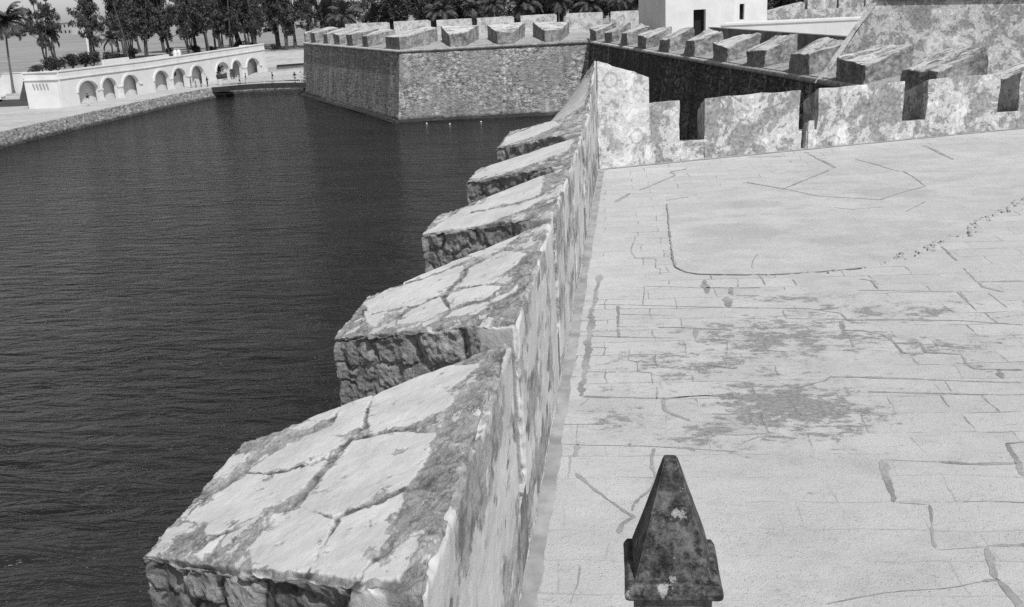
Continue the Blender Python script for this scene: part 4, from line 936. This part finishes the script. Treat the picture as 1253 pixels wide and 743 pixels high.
# ------------------------------------------------------------------ small things on the quay
def person(label, loc, rz, top, legs, stride=.16, arm=.2, h=1.7, group='people strolling on the quay and bridge', sit=False, hair='hair'):
    t = thing('person', label, 'person', loc, rz, group)
    s = h/1.7
    J = {'pel': (0, 0, .95), 'wai': (0, 0, 1.1), 'che': (0, -.01, 1.32), 'nek': (0, 0, 1.46), 'hd0': (0, .02, 1.54), 'hd1': (0, .03, 1.66),
         'lh': (-.09, 0, .9), 'lk': (-.1, stride*.6, .5), 'la': (-.1, stride*.3, .09), 'lt': (-.11, stride*.3+.17, .04),
         'rh': (.09, 0, .9), 'rk': (.1, -stride*.2, .5), 'ra': (.1, -stride*1.1, .1), 'rt': (.11, -stride*1.1+.17, .04),
         'ls': (-.2, 0, 1.4), 'le': (-.26, -.03-arm*.3, 1.13), 'lw': (-.25, .06+arm*.6, .93), 'lf': (-.24, .1+arm*.7, .83),
         'rs': (.2, 0, 1.4), 're': (.26, -.03, 1.13), 'rw': (.25, .1, .91), 'rf': (.24, .14, .81)}
    rad = {'pel': .15, 'wai': .125, 'che': .15, 'nek': .06, 'hd0': .085, 'hd1': .095, 'lh': .095, 'rh': .095, 'lk': .06, 'rk': .06, 'la': .042, 'ra': .042, 'lt': .035, 'rt': .035,
           'ls': .06, 'rs': .06, 'le': .045, 're': .045, 'lw': .034, 'rw': .034, 'lf': .03, 'rf': .03}
    E = [('pel', 'wai'), ('wai', 'che'), ('che', 'nek'), ('nek', 'hd0'), ('hd0', 'hd1'), ('pel', 'lh'), ('lh', 'lk'), ('lk', 'la'), ('la', 'lt'), ('pel', 'rh'), ('rh', 'rk'), ('rk', 'ra'), ('ra', 'rt'),
         ('che', 'ls'), ('ls', 'le'), ('le', 'lw'), ('lw', 'lf'), ('che', 'rs'), ('rs', 're'), ('re', 'rw'), ('rw', 'rf')]
    ks = list(J); me = bpy.data.meshes.new('body')
    me.from_pydata([tuple(c*s for c in J[k]) for k in ks], [(ks.index(a), ks.index(b)) for a, b in E], []); me.update()
    o = bpy.data.objects.new('tmp', me); COL.objects.link(o)
    sk = o.modifiers.new('s', 'SKIN'); su = o.modifiers.new('d', 'SUBSURF'); su.levels = su.render_levels = 1
    for i, k in enumerate(ks):
        v = me.skin_vertices[0].data[i]; v.radius = (rad[k]*s, rad[k]*s*(.72 if k in ('pel', 'wai', 'che') else 1)); v.use_root = (k == 'pel')
    dg = bpy.context.evaluated_depsgraph_get(); nm = bpy.data.meshes.new_from_object(o.evaluated_get(dg)); bpy.data.objects.remove(o)
    nm.materials.clear()
    for m in ('skin', top, legs, 'dark_cloth'): nm.materials.append(M[m])
    for p in nm.polygons:
        z = p.center.z/s; p.use_smooth = True
        x = abs(p.center.x)/s
        p.material_index = 0 if z > 1.47 or (x > .22 and z < 1.1) else 1 if z > .98 else 2 if z > .1 else 3
    link_mesh('body', nm, None, t, world=False)
    MB().lathe([(.085*s, 0), (.108*s, .06*s), (.1*s, .12*s), (.05*s, .165*s)], (0, .012*s, 1.6*s), 10).build('hair', M[hair], t, world=False, smooth=True)
    return t
person('person in dark clothes standing alone on the quay edge near the bridge', (-71.3, 162.0, ZQ), 2.6, 'dark_cloth', 'dark_cloth', .05)
person('person in a white top in the middle of the small group by the sixth arch', (-73.2, 161.6, ZQ), 2.2, 'pale_cloth', 'grey_cloth')
person('person in dark top on the left of the small group by the sixth arch', (-73.9, 161.3, ZQ), 2.0, 'dark_cloth', 'grey_cloth')
person('person in all dark clothes on the right of the small group by the sixth arch', (-72.6, 162.3, ZQ), 2.5, 'dark_cloth', 'dark_cloth')
person('person in dark top and pale trousers standing at the first arch', (-78.5, 136.5, ZQ), 1.2, 'dark_cloth', 'pale_cloth', .04)
def bridge_z(x): return bz((x+69.4)/18.4*N_)
for lab, x, y, a, b, rz in (('person in grey walking onto the bridge at its quay end', -65.3, 161.2, 'grey_cloth', 'dark_cloth', -1.4), ('person in dark clothes beside the walker in grey at the quay end of the bridge', -64.4, 161.8, 'dark_cloth', 'grey_cloth', -1.4),
                            ('person in dark clothes alone on the middle of the bridge', -59.3, 160.6, 'dark_cloth', 'grey_cloth', 1.5), ('person in dark top leaning at the rail near the bastion', -55.3, 160.1, 'dark_cloth', 'grey_cloth', 2.9),
                            ('person in white clothes on the bridge next to the bastion', -54.4, 160.6, 'pale_cloth', 'pale_cloth', 1.5)):
    person(lab, (x, y, bridge_z(x)), rz, a, b)
bn = thing('planter', 'round white planter with dark plants on the quay by the seventh arch', 'planter', (-70.9, 166.5, ZQ))
MB().lathe([(.42, 0), (.55, .7), (.58, .9), (.5, .92)], (-70.9, 166.5, ZQ), 14).build('pot', M['trim_white'], bn)
MB().lathe([(.45, .9), (.6, 1.2), (.5, 1.6), (.15, 1.85)], (-70.9, 166.5, ZQ), 9).build('plant', M['shrub_leaf'], bn, subd=1, rough=.18)
bd = thing('menu_board', 'dark square board standing against the pier left of the eighth arch', 'board', ap(43.4, -.8, ZQ))
MB().hexa([ap(42.9, -.7, ZQ+.15), ap(44.3, -.7, ZQ+.15), ap(44.3, -.62, ZQ+.15), ap(42.9, -.62, ZQ+.15)], [ap(42.9, -.5, ZQ+1.9), ap(44.3, -.5, ZQ+1.9), ap(44.3, -.42, ZQ+1.9), ap(42.9, -.42, ZQ+1.9)]).build('panel', M['dark_paint'], bd)
for s in (43.0, 44.2): MB().tube([ap(s, -.75, ZQ), ap(s, -.4, ZQ+1.9)], .035, 6).build('leg', M['rail_metal'], bd)
def lamp(label, loc, h, r, cat='lamp post'):
    t = thing('lamp_post', label, cat, loc)
    MB().lathe([(r*1.8, 0), (r*1.6, .5), (r, .6), (r*.8, h)], loc, 10).build('post', M['trim_white'], t)
    MB().lathe([(.06, 0), (.3, .08), (.34, .4), (.12, .6)], (loc[0], loc[1], loc[2]+h), 10).build('lamp_head', M['rail_metal'], t)
lamp('tall white post standing on the grass behind the arcade hedge', (-131, 232, ZF), 7.2, .32)
lamp('grey lamp post on the paved slope beside the bastion', (-57.2, 176, ZQ), 3.6, .1)
for i, (x, y) in enumerate(((-24.0, 113.7), (-21.0, 112.3), (-17.5, 113.2))):
    t = thing('buoy', ('leftmost', 'middle', 'rightmost')[i]+' of three small white buoys floating below the bastion wall', 'buoy', (x, y, ZW), 0, 'white buoys below the bastion')
    MB().lathe([(.05, -.12), (.11, -.08), (.12, -.02), (.08, .04), (.03, .06)], (x, y, ZW), 10).build('float', M['trim_white'], t, smooth=True)
    MB().lathe([(.02, .055), (.02, .09), (.01, .1)], (x, y, ZW), 6).build('ring', M['rail_metal'], t)

car = thing('parked_car', 'pale saloon car parked in front of the white retaining wall at the left edge', 'car', (-103.2, 150.2, ZQ), R(14))
prof = [(-2.15, .35), (-2.15, .8), (-2.0, .95), (-1.35, 1.0), (-.85, 1.42), (.45, 1.45), (1.05, 1.0), (1.95, .86), (2.15, .7), (2.15, .35)]
def prof_mesh(pr, w, taper=.0):
    mb = MB(); n = len(pr)
    f = [(x, -w+taper*max(0, z-.95)/.5, z) for x, z in pr]; b_ = [(x, w-taper*max(0, z-.95)/.5, z) for x, z in pr]
    return mb.add(f+b_, [tuple(range(n)), tuple(range(n, 2*n))[::-1]]+[(i, i+n, (i+1) % n+n, (i+1) % n) for i in range(n)])
prof_mesh(prof, .85, .16).build('body', M['car_paint'], car, world=False, bevel=.03)
for sgn in (-1, 1):
    y = sgn*.865
    for pr in ([(-1.18, 1.02), (-.8, 1.36), (-.2, 1.37), (-.2, 1.02)], [(-.12, 1.02), (-.12, 1.37), (.42, 1.38), (.88, 1.02)]):
        mb = MB(); yy = [y-sgn*.16*max(0, z-.95)/.5 for x, z in pr]
        mb.add([(x, a, z) for (x, z), a in zip(pr, yy)]+[(x, a-sgn*.05, z) for (x, z), a in zip(pr, yy)], [(0, 1, 2, 3), (7, 6, 5, 4)]+[(i, i+4, (i+1) % 4+4, (i+1) % 4) for i in range(4)]).build('window', M['glass_dark'], car, world=False)
    for x in (-1.3, 1.3):
        w = MB(); w.tube([(x, sgn*.66, .32), (x, sgn*.875, .32)], .32, 18); wo = w.build('wheel', M['tyre'], car, world=False)
        h_ = MB(); h_.tube([(x, sgn*.86, .32), (x, sgn*.89, .32)], .18, 12); h_.build('rim', M['rail_metal'], wo, world=False)
    MB().box(2.12, 2.18, sgn*.65-.16, sgn*.65+.16, .6, .76).build('headlight', M['glass_dark'], car, world=False)
mb = MB(); mb.hexa([(.52, -.68, 1.4), (1.07, -.8, 1.03), (1.07, .8, 1.03), (.52, .68, 1.4)], [(.54, -.68, 1.42), (1.1, -.8, 1.05), (1.1, .8, 1.05), (.54, .68, 1.42)]); mb.build('windscreen', M['glass_dark'], car, world=False)

# ------------------------------------------------------------------ vegetation
def leaf_cloud(clumps, per, size, drop=0.0, elong=1.0, seed=0):
    g = np.random.default_rng(seed); V = []; F = []
    for (cx, cy, cz, rx, ry, rz_) in clumps:
        n = int(per*(rx*ry*rz_)**.5)+6
        for _ in range(n):
            d = g.normal(size=3); d /= np.linalg.norm(d); rr = g.random()**.45
            c = np.array([cx, cy, cz])+d*rr*np.array([rx, ry, rz_])
            a = g.normal(size=3); a[2] = a[2]*.6-drop*abs(g.normal()); a /= np.linalg.norm(a)
            b_ = np.cross(a, g.normal(size=3)); b_ /= np.linalg.norm(b_)+1e-9
            s = size*g.uniform(.6, 1.3); l_ = s*elong; w = s*.5
            i = len(V); V += [c-a*l_*.5, c+b_*w*.5, c+a*l_*.5, c-b_*w*.5]; F.append((i, i+1, i+2, i+3))
    return mesh_from(V, F)
def make_tree(label, kind, seed, leaf):
    """trunk with limbs and a loose crown; kind: casuarina (tall, wispy) or broad"""
    g = random.Random(seed); t = thing('tree', label, 'tree')
    H = 15 if kind == 'wispy' else 11; mb = MB(); clumps = []
    stems = g.choice((1, 2, 2, 3)) if kind == 'wispy' else 2
    for s in range(stems):
        lean = (g.uniform(-.12, .12)+(.10*(s-.5) if stems > 1 else 0), g.uniform(-.08, .08)); hh = H*g.uniform(.8, 1.0); pts = []
        for k in range(9):
            f = k/8; pts.append(Vector((lean[0]*hh*f+math.sin(f*5+seed+s)*.16+s*.22, lean[1]*hh*f+math.cos(f*4+s)*.14, hh*f)))
        mb.tube(pts, [(.2 if stems > 1 else .26)*(1-.82*k/8)*(1.35 if k == 0 else 1) for k in range(9)], 7)
        nb_ = 15 if kind == 'wispy' else 10
        for b_ in range(nb_):
            f = g.uniform(.26, .98) if kind == 'wispy' else g.uniform(.3, .85); i = min(7, int(f*8)); p = pts[i].lerp(pts[i+1], f*8-i)
            a = g.uniform(0, 6.283); L = (g.uniform(1.0, 3.2)*(1.2-f*.6)) if kind == 'wispy' else g.uniform(2, 4)
            q = p+Vector((math.cos(a)*L, math.sin(a)*L, L*g.uniform(.15, .9)))
            mid = p.lerp(q, .5)+Vector((0, 0, -.12*L))
            mb.tube([p, mid, q], [.075, .05, .02], 5)
            for ff in (.35, .6, .85, 1.1):
                if g.random() < .38: continue
                c = p.lerp(q, ff)+Vector((g.uniform(-.4, .4), g.uniform(-.4, .4), g.uniform(-.5, .3))); r = (g.uniform(.25, .75) if kind == 'wispy' else g.uniform(.8, 1.5))
                clumps.append((c.x, c.y, c.z, r, r, r*g.uniform(.9, 1.9)))
        clumps.append((pts[-1].x, pts[-1].y, pts[-1].z, .6, .6, 1.3))
    mb.build('trunk', M['bark'], t, world=False, fix=False)
    link_mesh('crown', leaf_cloud(clumps, 90 if kind == 'wispy' else 130, .36 if kind == 'wispy' else .46, 1.1 if kind == 'wispy' else .4, 1.9, seed), M[leaf], t, world=False)
    return t
def make_palm(label, h, seed, nf=18, fl=3.9, lean=.4):
    g = random.Random(seed); t = thing('palm_tree', label, 'palm tree')
    pts = [Vector((lean*(k/10)**1.6*-1.2, .1*math.sin(k*.6), h*k/10)) for k in range(11)]
    mb = MB(); mb.tube(pts, [.36, .24]+[.19-.006*k for k in range(9)], 9); mb.build('trunk', M['palm_bark'], t, world=False, fix=False)
    top = pts[-1]; V = []; F = []; st_ = MB()
    for i in range(nf):
        a = i*2.399+g.uniform(-.2, .2); el = R(g.uniform(-25, 78)); L = fl*g.uniform(.85, 1.1); P_ = []
        for k in range(10):
            f = k/9; e = el-f*f*R(85); r = L*f
            if k == 0: p = top.copy()
            else: p = P_[-1]+Vector((math.cos(a)*math.cos(e), math.sin(a)*math.cos(e), math.sin(e)))*L/9
            P_.append(p)
        st_.tube(P_, [.04-.0035*k for k in range(10)], 4)
        side = Vector((-math.sin(a), math.cos(a), 0))
        for k in range(1, 27):
            f = k/27*9; j = min(8, int(f)); p = P_[j].lerp(P_[j+1], f-j); d = (P_[j+1]-P_[j]).normalized()
            ll = fl*.22*math.sin(math.pi*min(1, .16+.84*k/27))**.7+.12
            for sg in (-1, 1):
                tip = p+(side*sg*.8+d*.55+Vector((0, 0, -.5+g.uniform(-.15, .15)))).normalized()*ll; w = d*.11
                n = len(V); V += [p-w, p+w, tip+w*.3, tip-w*.3]; F.append((n, n+1, n+2, n+3))
    fr = link_mesh('crown', mesh_from(V, F), M['frond'], t, world=False)
    st_.build('frond_stem', M['palm_bark'], fr, world=False, fix=False)
    return t
def make_shrub(label, r, seed):
    g = random.Random(seed); t = thing('shrub', label, 'shrub'); cl = []; mb = MB()
    for i in range(7):
        a = g.uniform(0, 6.28); q = (math.cos(a)*r*g.uniform(.1, .6), math.sin(a)*r*g.uniform(.1, .6), r*g.uniform(.5, 1.05)); cl.append((*q, r*.45, r*.45, r*.4)); mb.tube([(0, 0, 0), (q[0]*.6, q[1]*.6, q[2]*.55), q], [.06, .04, .02], 5)
    mb.build('stems', M['bark'], t, world=False, fix=False)
    link_mesh('foliage', leaf_cloud(cl, 150, .3, 0, 1.4, seed), M['shrub_leaf'], t, world=False); return t
TL = ('tall dark wispy tree with several leaning stems in the row behind the arcade', 'tall slender wispy tree with a single bare stem in the row behind the arcade', 'dark feathery tree in the row on the grass behind the arcade roof')
protos = [make_tree(TL[i % 3], 'wispy', 3+i*7, 'needle') for i in range(7)]
broad = [make_tree('dense broad dark tree standing behind the bastion parapets', 'broad', 50+i, 'needle') for i in range(2)]
spots = [(-114.5, 178, 1.0), (-112.6, 183, .95), (-109, 196, 1.05), (-107.6, 206, 1.1), (-104.5, 208, 1.0), (-103.5, 198, 1.1), (-98.4, 207, 1.0), (-97.6, 219, 1.1), (-93.5, 205, 1.05), (-91, 214, 1.0), (-88.4, 204, 1.1), (-88.5, 222, 1.15),
         (-84.8, 206, 1.0), (-84.0, 218, 1.1), (-79.5, 208.5, 1.05), (-81, 226, 1.1), (-77, 214, 1.1), (-73.5, 210, 1.0), (-71.5, 222, 1.1), (-69, 212, 1.05), (-64.5, 215, 1.1), (-62, 209, 1.0), (-110, 228, 1.2), (-120, 236, 1.2), (-100, 238, 1.15), (-92, 236, 1.1)]
spots += [(-131+3.7*k+1.4*math.sin(k*2.3), 246+9*math.sin(k*1.9), 1.0+.15*math.sin(k*3.1)) for k in range(0, 22, 2)]
spots += [(-118.5, 176.5, .9), (-121, 200, 1.05), (-116, 206, 1.0), (-101.5, 202, .95), (-95.5, 213, 1.0), (-86.7, 212, .95), (-75, 219, 1.05), (-66.5, 219, 1.0), (-59.5, 214, 1.0)]
used = set()
def place(kinds, j, x, y, s, rz, z, label, group):
    o = kinds[j] if kinds[j].name not in used else copy_tree(kinds[j])
    used.add(kinds[j].name)
    o.location = (x, y, z); o.rotation_euler = (0, 0, rz); o.scale = (s, s, s); o['label'] = label; o['group'] = group
    return o
G1 = 'wispy trees in a row behind the arcade'
cps, cpp = R(7.567), R(17.354)
def bearing(x, y): return (x*math.cos(cps)+y*math.sin(cps))/(-x*math.sin(cps)+y*math.cos(cps))
spots = [q for q in spots if bearing(*q[:2]) > -.452]
marks = [('behind the '+n+' arch of the arcade, counted from the left', ap((a+b)/2, 0, 0)) for n, (a, b) in zip(('first', 'second', 'third', 'fourth', 'fifth', 'sixth', 'seventh', 'eighth', 'last'), ARCH)]
marks += [('just past the right hand end of the arcade', ap(AL+1, 0, 0)), ('above the lamp post on the paved slope', (-57.2, 176, 0)), ('behind the hedge at the left end of the arcade', (-92.5, 163, 0))]
lab = {}
for txt, p in marks:
    best = min((i for i in range(len(spots)) if i not in lab), key=lambda i: abs(bearing(*spots[i][:2])-bearing(p[0], p[1]))+.002*(spots[i][1] > 225))
    lab[best] = 'wispy dark tree rising '+txt
gt = random.Random(3)
for i, (x, y, s) in enumerate(spots):
    o = place(protos, i % 7, x, y, s, i*1.7, ZF, lab.get(i, 'one of the dark wispy trees deeper in the row behind the arcade'), G1)
    o.rotation_euler = (gt.uniform(-.09, .09), gt.uniform(-.09, .09), i*1.7); o.scale = (s*gt.uniform(.8, 1.2), s*gt.uniform(.8, 1.2), s*gt.uniform(.85, 1.2))
G2 = 'trees behind the bastion parapets'
for i, (x, y, s) in enumerate(((-51, 214, 1.0), (-46, 226, 1.1), (-40, 206, .9), (-33, 212, 1.0), (-28, 204, .95), (-22, 214, 1.0), (-16, 206, .9), (-9, 210, 1.0), (-3, 203, .95), (5, 215, 1.0), (24, 205, 1.0), (29, 212, 1.1), (35, 208, 1.0), (-37, 222, 1.1), (-12, 226, 1.1))):
    place(broad, i % 2, x, y, s, i*2.1, ZF, 'dense broad dark tree standing behind the bastion parapets', G2)
p1 = make_palm('tall slim palm at the far left before the white retaining wall', 12.4, 5, 30, 4.6, -.75)
p1.location = (-106.8, 162.3, ZQ); p1.rotation_euler = (0, 0, .3)
pp = thing('planter', 'low grey stone planter box around the foot of the tall left palm', 'planter', (-106.4, 162.3, ZQ))
MB().box(-107.8, -104.6, 161.5, 163.2, ZQ, ZQ+.35).build('box', M['pavement'], pp, bevel=.03)
p2 = make_palm('shorter palm with drooping fronds behind the arcade hedge', 6.2, 9, 15, 3.4, .2); p2.location = (-113.3, 187, ZF)
p3 = copy_tree(p2); p3.location = (-104.5, 194, ZF-.8); p3.rotation_euler = (0, 0, 2); p3.scale = (.85,)*3; p3['label'] = 'small dark palm low among the wispy stems behind the arcade'
bp_ = make_palm('palm with broad arching fronds behind the white bastion parapet', 6.5, 21, 20, 4.6, .1); bp_['group'] = 'palms behind the white parapet'
for i, (x, y, z, s) in enumerate(((-57, 199, ZF, 1.0), (-24, 178, -.03, .62), (-20.4, 190, ZF, 1.05), (-13, 182, -.03, .66), (-7.6, 190, ZF, 1.0), (-2.2, 180, -.03, .62), (-35.5, 190, ZF, .95), (1.2, 192, ZF, 1.0), (-28.5, 183, -.03, .6))):
    o = bp_ if i == 0 else copy_tree(bp_); o.location = (x, y, z); o.rotation_euler = (0, 0, i*1.3); o.scale = (s, s, s)
sh = make_shrub('dark bushy shrub in the hedge behind the left end of the arcade roof', 1.9, 4); sh['group'] = 'hedge shrubs behind the arcade roof'
for i in range(9):
    o = sh if i == 0 else copy_tree(sh); k = i/8; p = Vector((-96.8, 154)).lerp(Vector((-89.6, 171.5)), k)
    o.location = (p.x+.5*math.sin(i*2.2), p.y, ZF+(-.35 if i in (0,) else .35*math.sin(math.pi*k)+.1)); o.rotation_euler = (0, 0, i*1.1); o.scale = (1, 1, .85+.25*math.sin(math.pi*k))
ub = make_shrub('low dark bush under the wispy trees behind the arcade', 1.4, 31); ub['group'] = 'bushes under the wispy trees'
for i, (x, y, s) in enumerate(((-112, 192, 1.0), (-105, 204, 1.2), (-101, 212, .9), (-94, 209, 1.1), (-89.5, 208, .9), (-86, 215, 1.2), (-82, 212, 1.0), (-76, 209, .8), (-68, 214, 1.1), (-63, 212, .9))):
    o = ub if i == 0 else copy_tree(ub); o.location = (x, y, ZF-.1); o.rotation_euler = (0, 0, i*1.9); o.scale = (s*1.2, s*1.2, s)
# earth berm carrying the hedge at roof level
tag(link_mesh('berm', MB().hexa([(-99, 151.5, ZQ-.2), (-89.2, 151.0, ZQ-.2), (-85.5, 173, ZQ-.2), (-95, 175, ZQ-.2)], [(-98, 152.3, ZF+.05), (-89.5, 152, ZF+.05), (-86, 172.5, ZF+.05), (-94.5, 174, ZF+.05)]).mesh(subd=4, rough=.12), M['lawn']), kind='structure')
as_ = make_shrub('dark bush filling the open seventh arch behind the arcade', 1.7, 8); as_.location = ap(41.4, 4.0, ZQ); as_.scale = (1.1, 1.1, 1.35)
a2 = copy_tree(as_); a2.location = ap(45.9, 4.3, ZQ); a2.rotation_euler = (0, 0, 2); a2['label'] = 'dark bush filling the open eighth arch behind the arcade'
# ------------------------------------------------------------------ far buildings and woods
def house(label, x, y, w, d, h, rz, floors, cat='house', rail=False, z=ZF):
    t = thing('house', label, cat, (x, y, z), rz)
    MB().box(-w/2, w/2, -d/2, d/2, 0, h).build('walls', M['house_wall'], t, world=False)
    MB().box(-w/2-.3, w/2+.3, -d/2-.3, d/2+.3, h+.003, h+.35).build('roof', M['house_roof'], t, world=False)
    n = max(2, int(w/3.2))
    for f in range(floors):
        for k in range(n):
            xx = -w/2+w*(k+.5)/n; zz = f*h/floors+h/floors*.32
            MB().box(xx-.65, xx+.65, -d/2-.04, -d/2+.1, zz, zz+h/floors*.45).build('window', M['glass_dark'], t, world=False)
        if rail:
            zz = f*h/floors
            MB().box(-w/2, w/2, -d/2-1.6, -d/2-.05, zz-.12, zz+.05).build('balcony', M['house_wall'], t, world=False)
            rl = MB()
            for k in range(int(w/.9)+1): rl.tube([(-w/2+k*.9, -d/2-1.55, zz+.05), (-w/2+k*.9, -d/2-1.55, zz+1.05)], .05, 4)
            rl.tube([(-w/2, -d/2-1.55, zz+1.05), (w/2, -d/2-1.55, zz+1.05)], .06, 4); rl.build('balcony_rail', M['trim_white'], t, world=False, fix=False)
    if rail:
        for k in range(4): MB().box(-w/2+k*w/3-.15, -w/2+k*w/3+.15, -d/2-1.6, -d/2-1.3, -.1, h).build('column', M['trim_white'], t, world=False)
    return t
house('pale two storey house with white balcony rails seen between trees left of the bastion', -74, 262, 13, 8, 9.0, R(14), 3, 'house', True)
for i, (x, y, w, h, lab) in enumerate(((-352, 600, 22, 7, 'long pale far house at the left edge of the field beyond the palms'), (-268, 570, 26, 12, 'pale far block glimpsed between the trunks behind the middle arches'), (-205, 480, 22, 10, 'pale far house glimpsed between trunks behind the right hand arches'),
                                       (-160, 430, 24, 9, 'pale far house glimpsed behind the last trees of the row'), (-45, 300, 22, 8, 'pale far house glimpsed between palms above the white parapet'))):
    house(lab, x, y, w, 9, h, R(-20 if x < -100 else 5), 2)
def wood_mesh():
    g = np.random.default_rng(5); cl = []
    for i in range(240):
        x = -620+i*4.6+g.normal()*3; y = 640+.12*(x+400)+g.normal()*14; h = g.uniform(3, 8.5); cl.append((x, y, ZF+h*.55, g.uniform(2.5, 5), 3, h*.55))
    return leaf_cloud(cl, 16, 1.6, 0, 1.2, 3)
tag(link_mesh('woods', wood_mesh(), M['far_foliage_and_shadow']), 'far dark belt of woodland at the back edge of the field', 'woods', kind='stuff')

# ------------------------------------------------------------------ light, sky, camera
az = Vector(SUN_AZ).normalized(); sd = Vector((az.x*math.cos(R(SUN_EL)), az.y*math.cos(R(SUN_EL)), math.sin(R(SUN_EL))))
sl = bpy.data.lights.new('sun', 'SUN'); sl.energy = 3.6; sl.angle = R(.5); sl.color = (1, 1, 1)
so = bpy.data.objects.new('sun', sl); COL.objects.link(so); so.location = (60, -40, 90); so.rotation_euler = sd.to_track_quat('Z', 'Y').to_euler()
w = bpy.data.worlds.new('World'); scene.world = w; w.use_nodes = True; nt = w.node_tree
bg = nt.nodes['Background']; sky = nt.nodes.new('ShaderNodeTexSky'); sky.sky_type = 'NISHITA'; sky.sun_disc = False
sky.sun_elevation = R(SUN_EL); sky.sun_rotation = math.atan2(az.x, az.y); sky.dust_density = 1.0
bw_ = nt.nodes.new('ShaderNodeRGBToBW'); nt.links.new(sky.outputs[0], bw_.inputs[0]); nt.links.new(bw_.outputs[0], bg.inputs['Color'])
bg.inputs['Strength'].default_value = .11
psi, pitch, roll = R(7.567), R(17.354), R(3.1)
F_ = Vector((0, math.cos(pitch), -math.sin(pitch))); Rt = Vector((1, 0, 0)); Up = Rt.cross(F_)
c_, s_ = math.cos(roll), math.sin(roll); R2 = Rt*c_-Up*s_; U2 = Rt*s_+Up*c_
MZ = Matrix.Rotation(psi, 3, 'Z'); F_, R2, U2 = MZ @ F_, MZ @ R2, MZ @ U2
cam = bpy.data.cameras.new('camera'); cam.sensor_width = 36; cam.lens = 1200/1253*36; cam.clip_start = .1; cam.clip_end = 12000
co = bpy.data.objects.new('camera', cam); COL.objects.link(co)
mw = Matrix((R2, U2, -F_)).transposed().to_4x4(); mw.translation = (0, 0, 5.4); co.matrix_world = mw
scene.camera = co
vs = scene.view_settings; vs.view_transform = 'Standard'; vs.look = 'None'; vs.gamma = 1.0; vs.use_curve_mapping = False; vs.exposure = 0.2
scene.cycles.max_bounces = 6; scene.cycles.use_denoising = False; scene.cycles.sample_clamp_direct = 1.1; scene.cycles.sample_clamp_indirect = 1.5
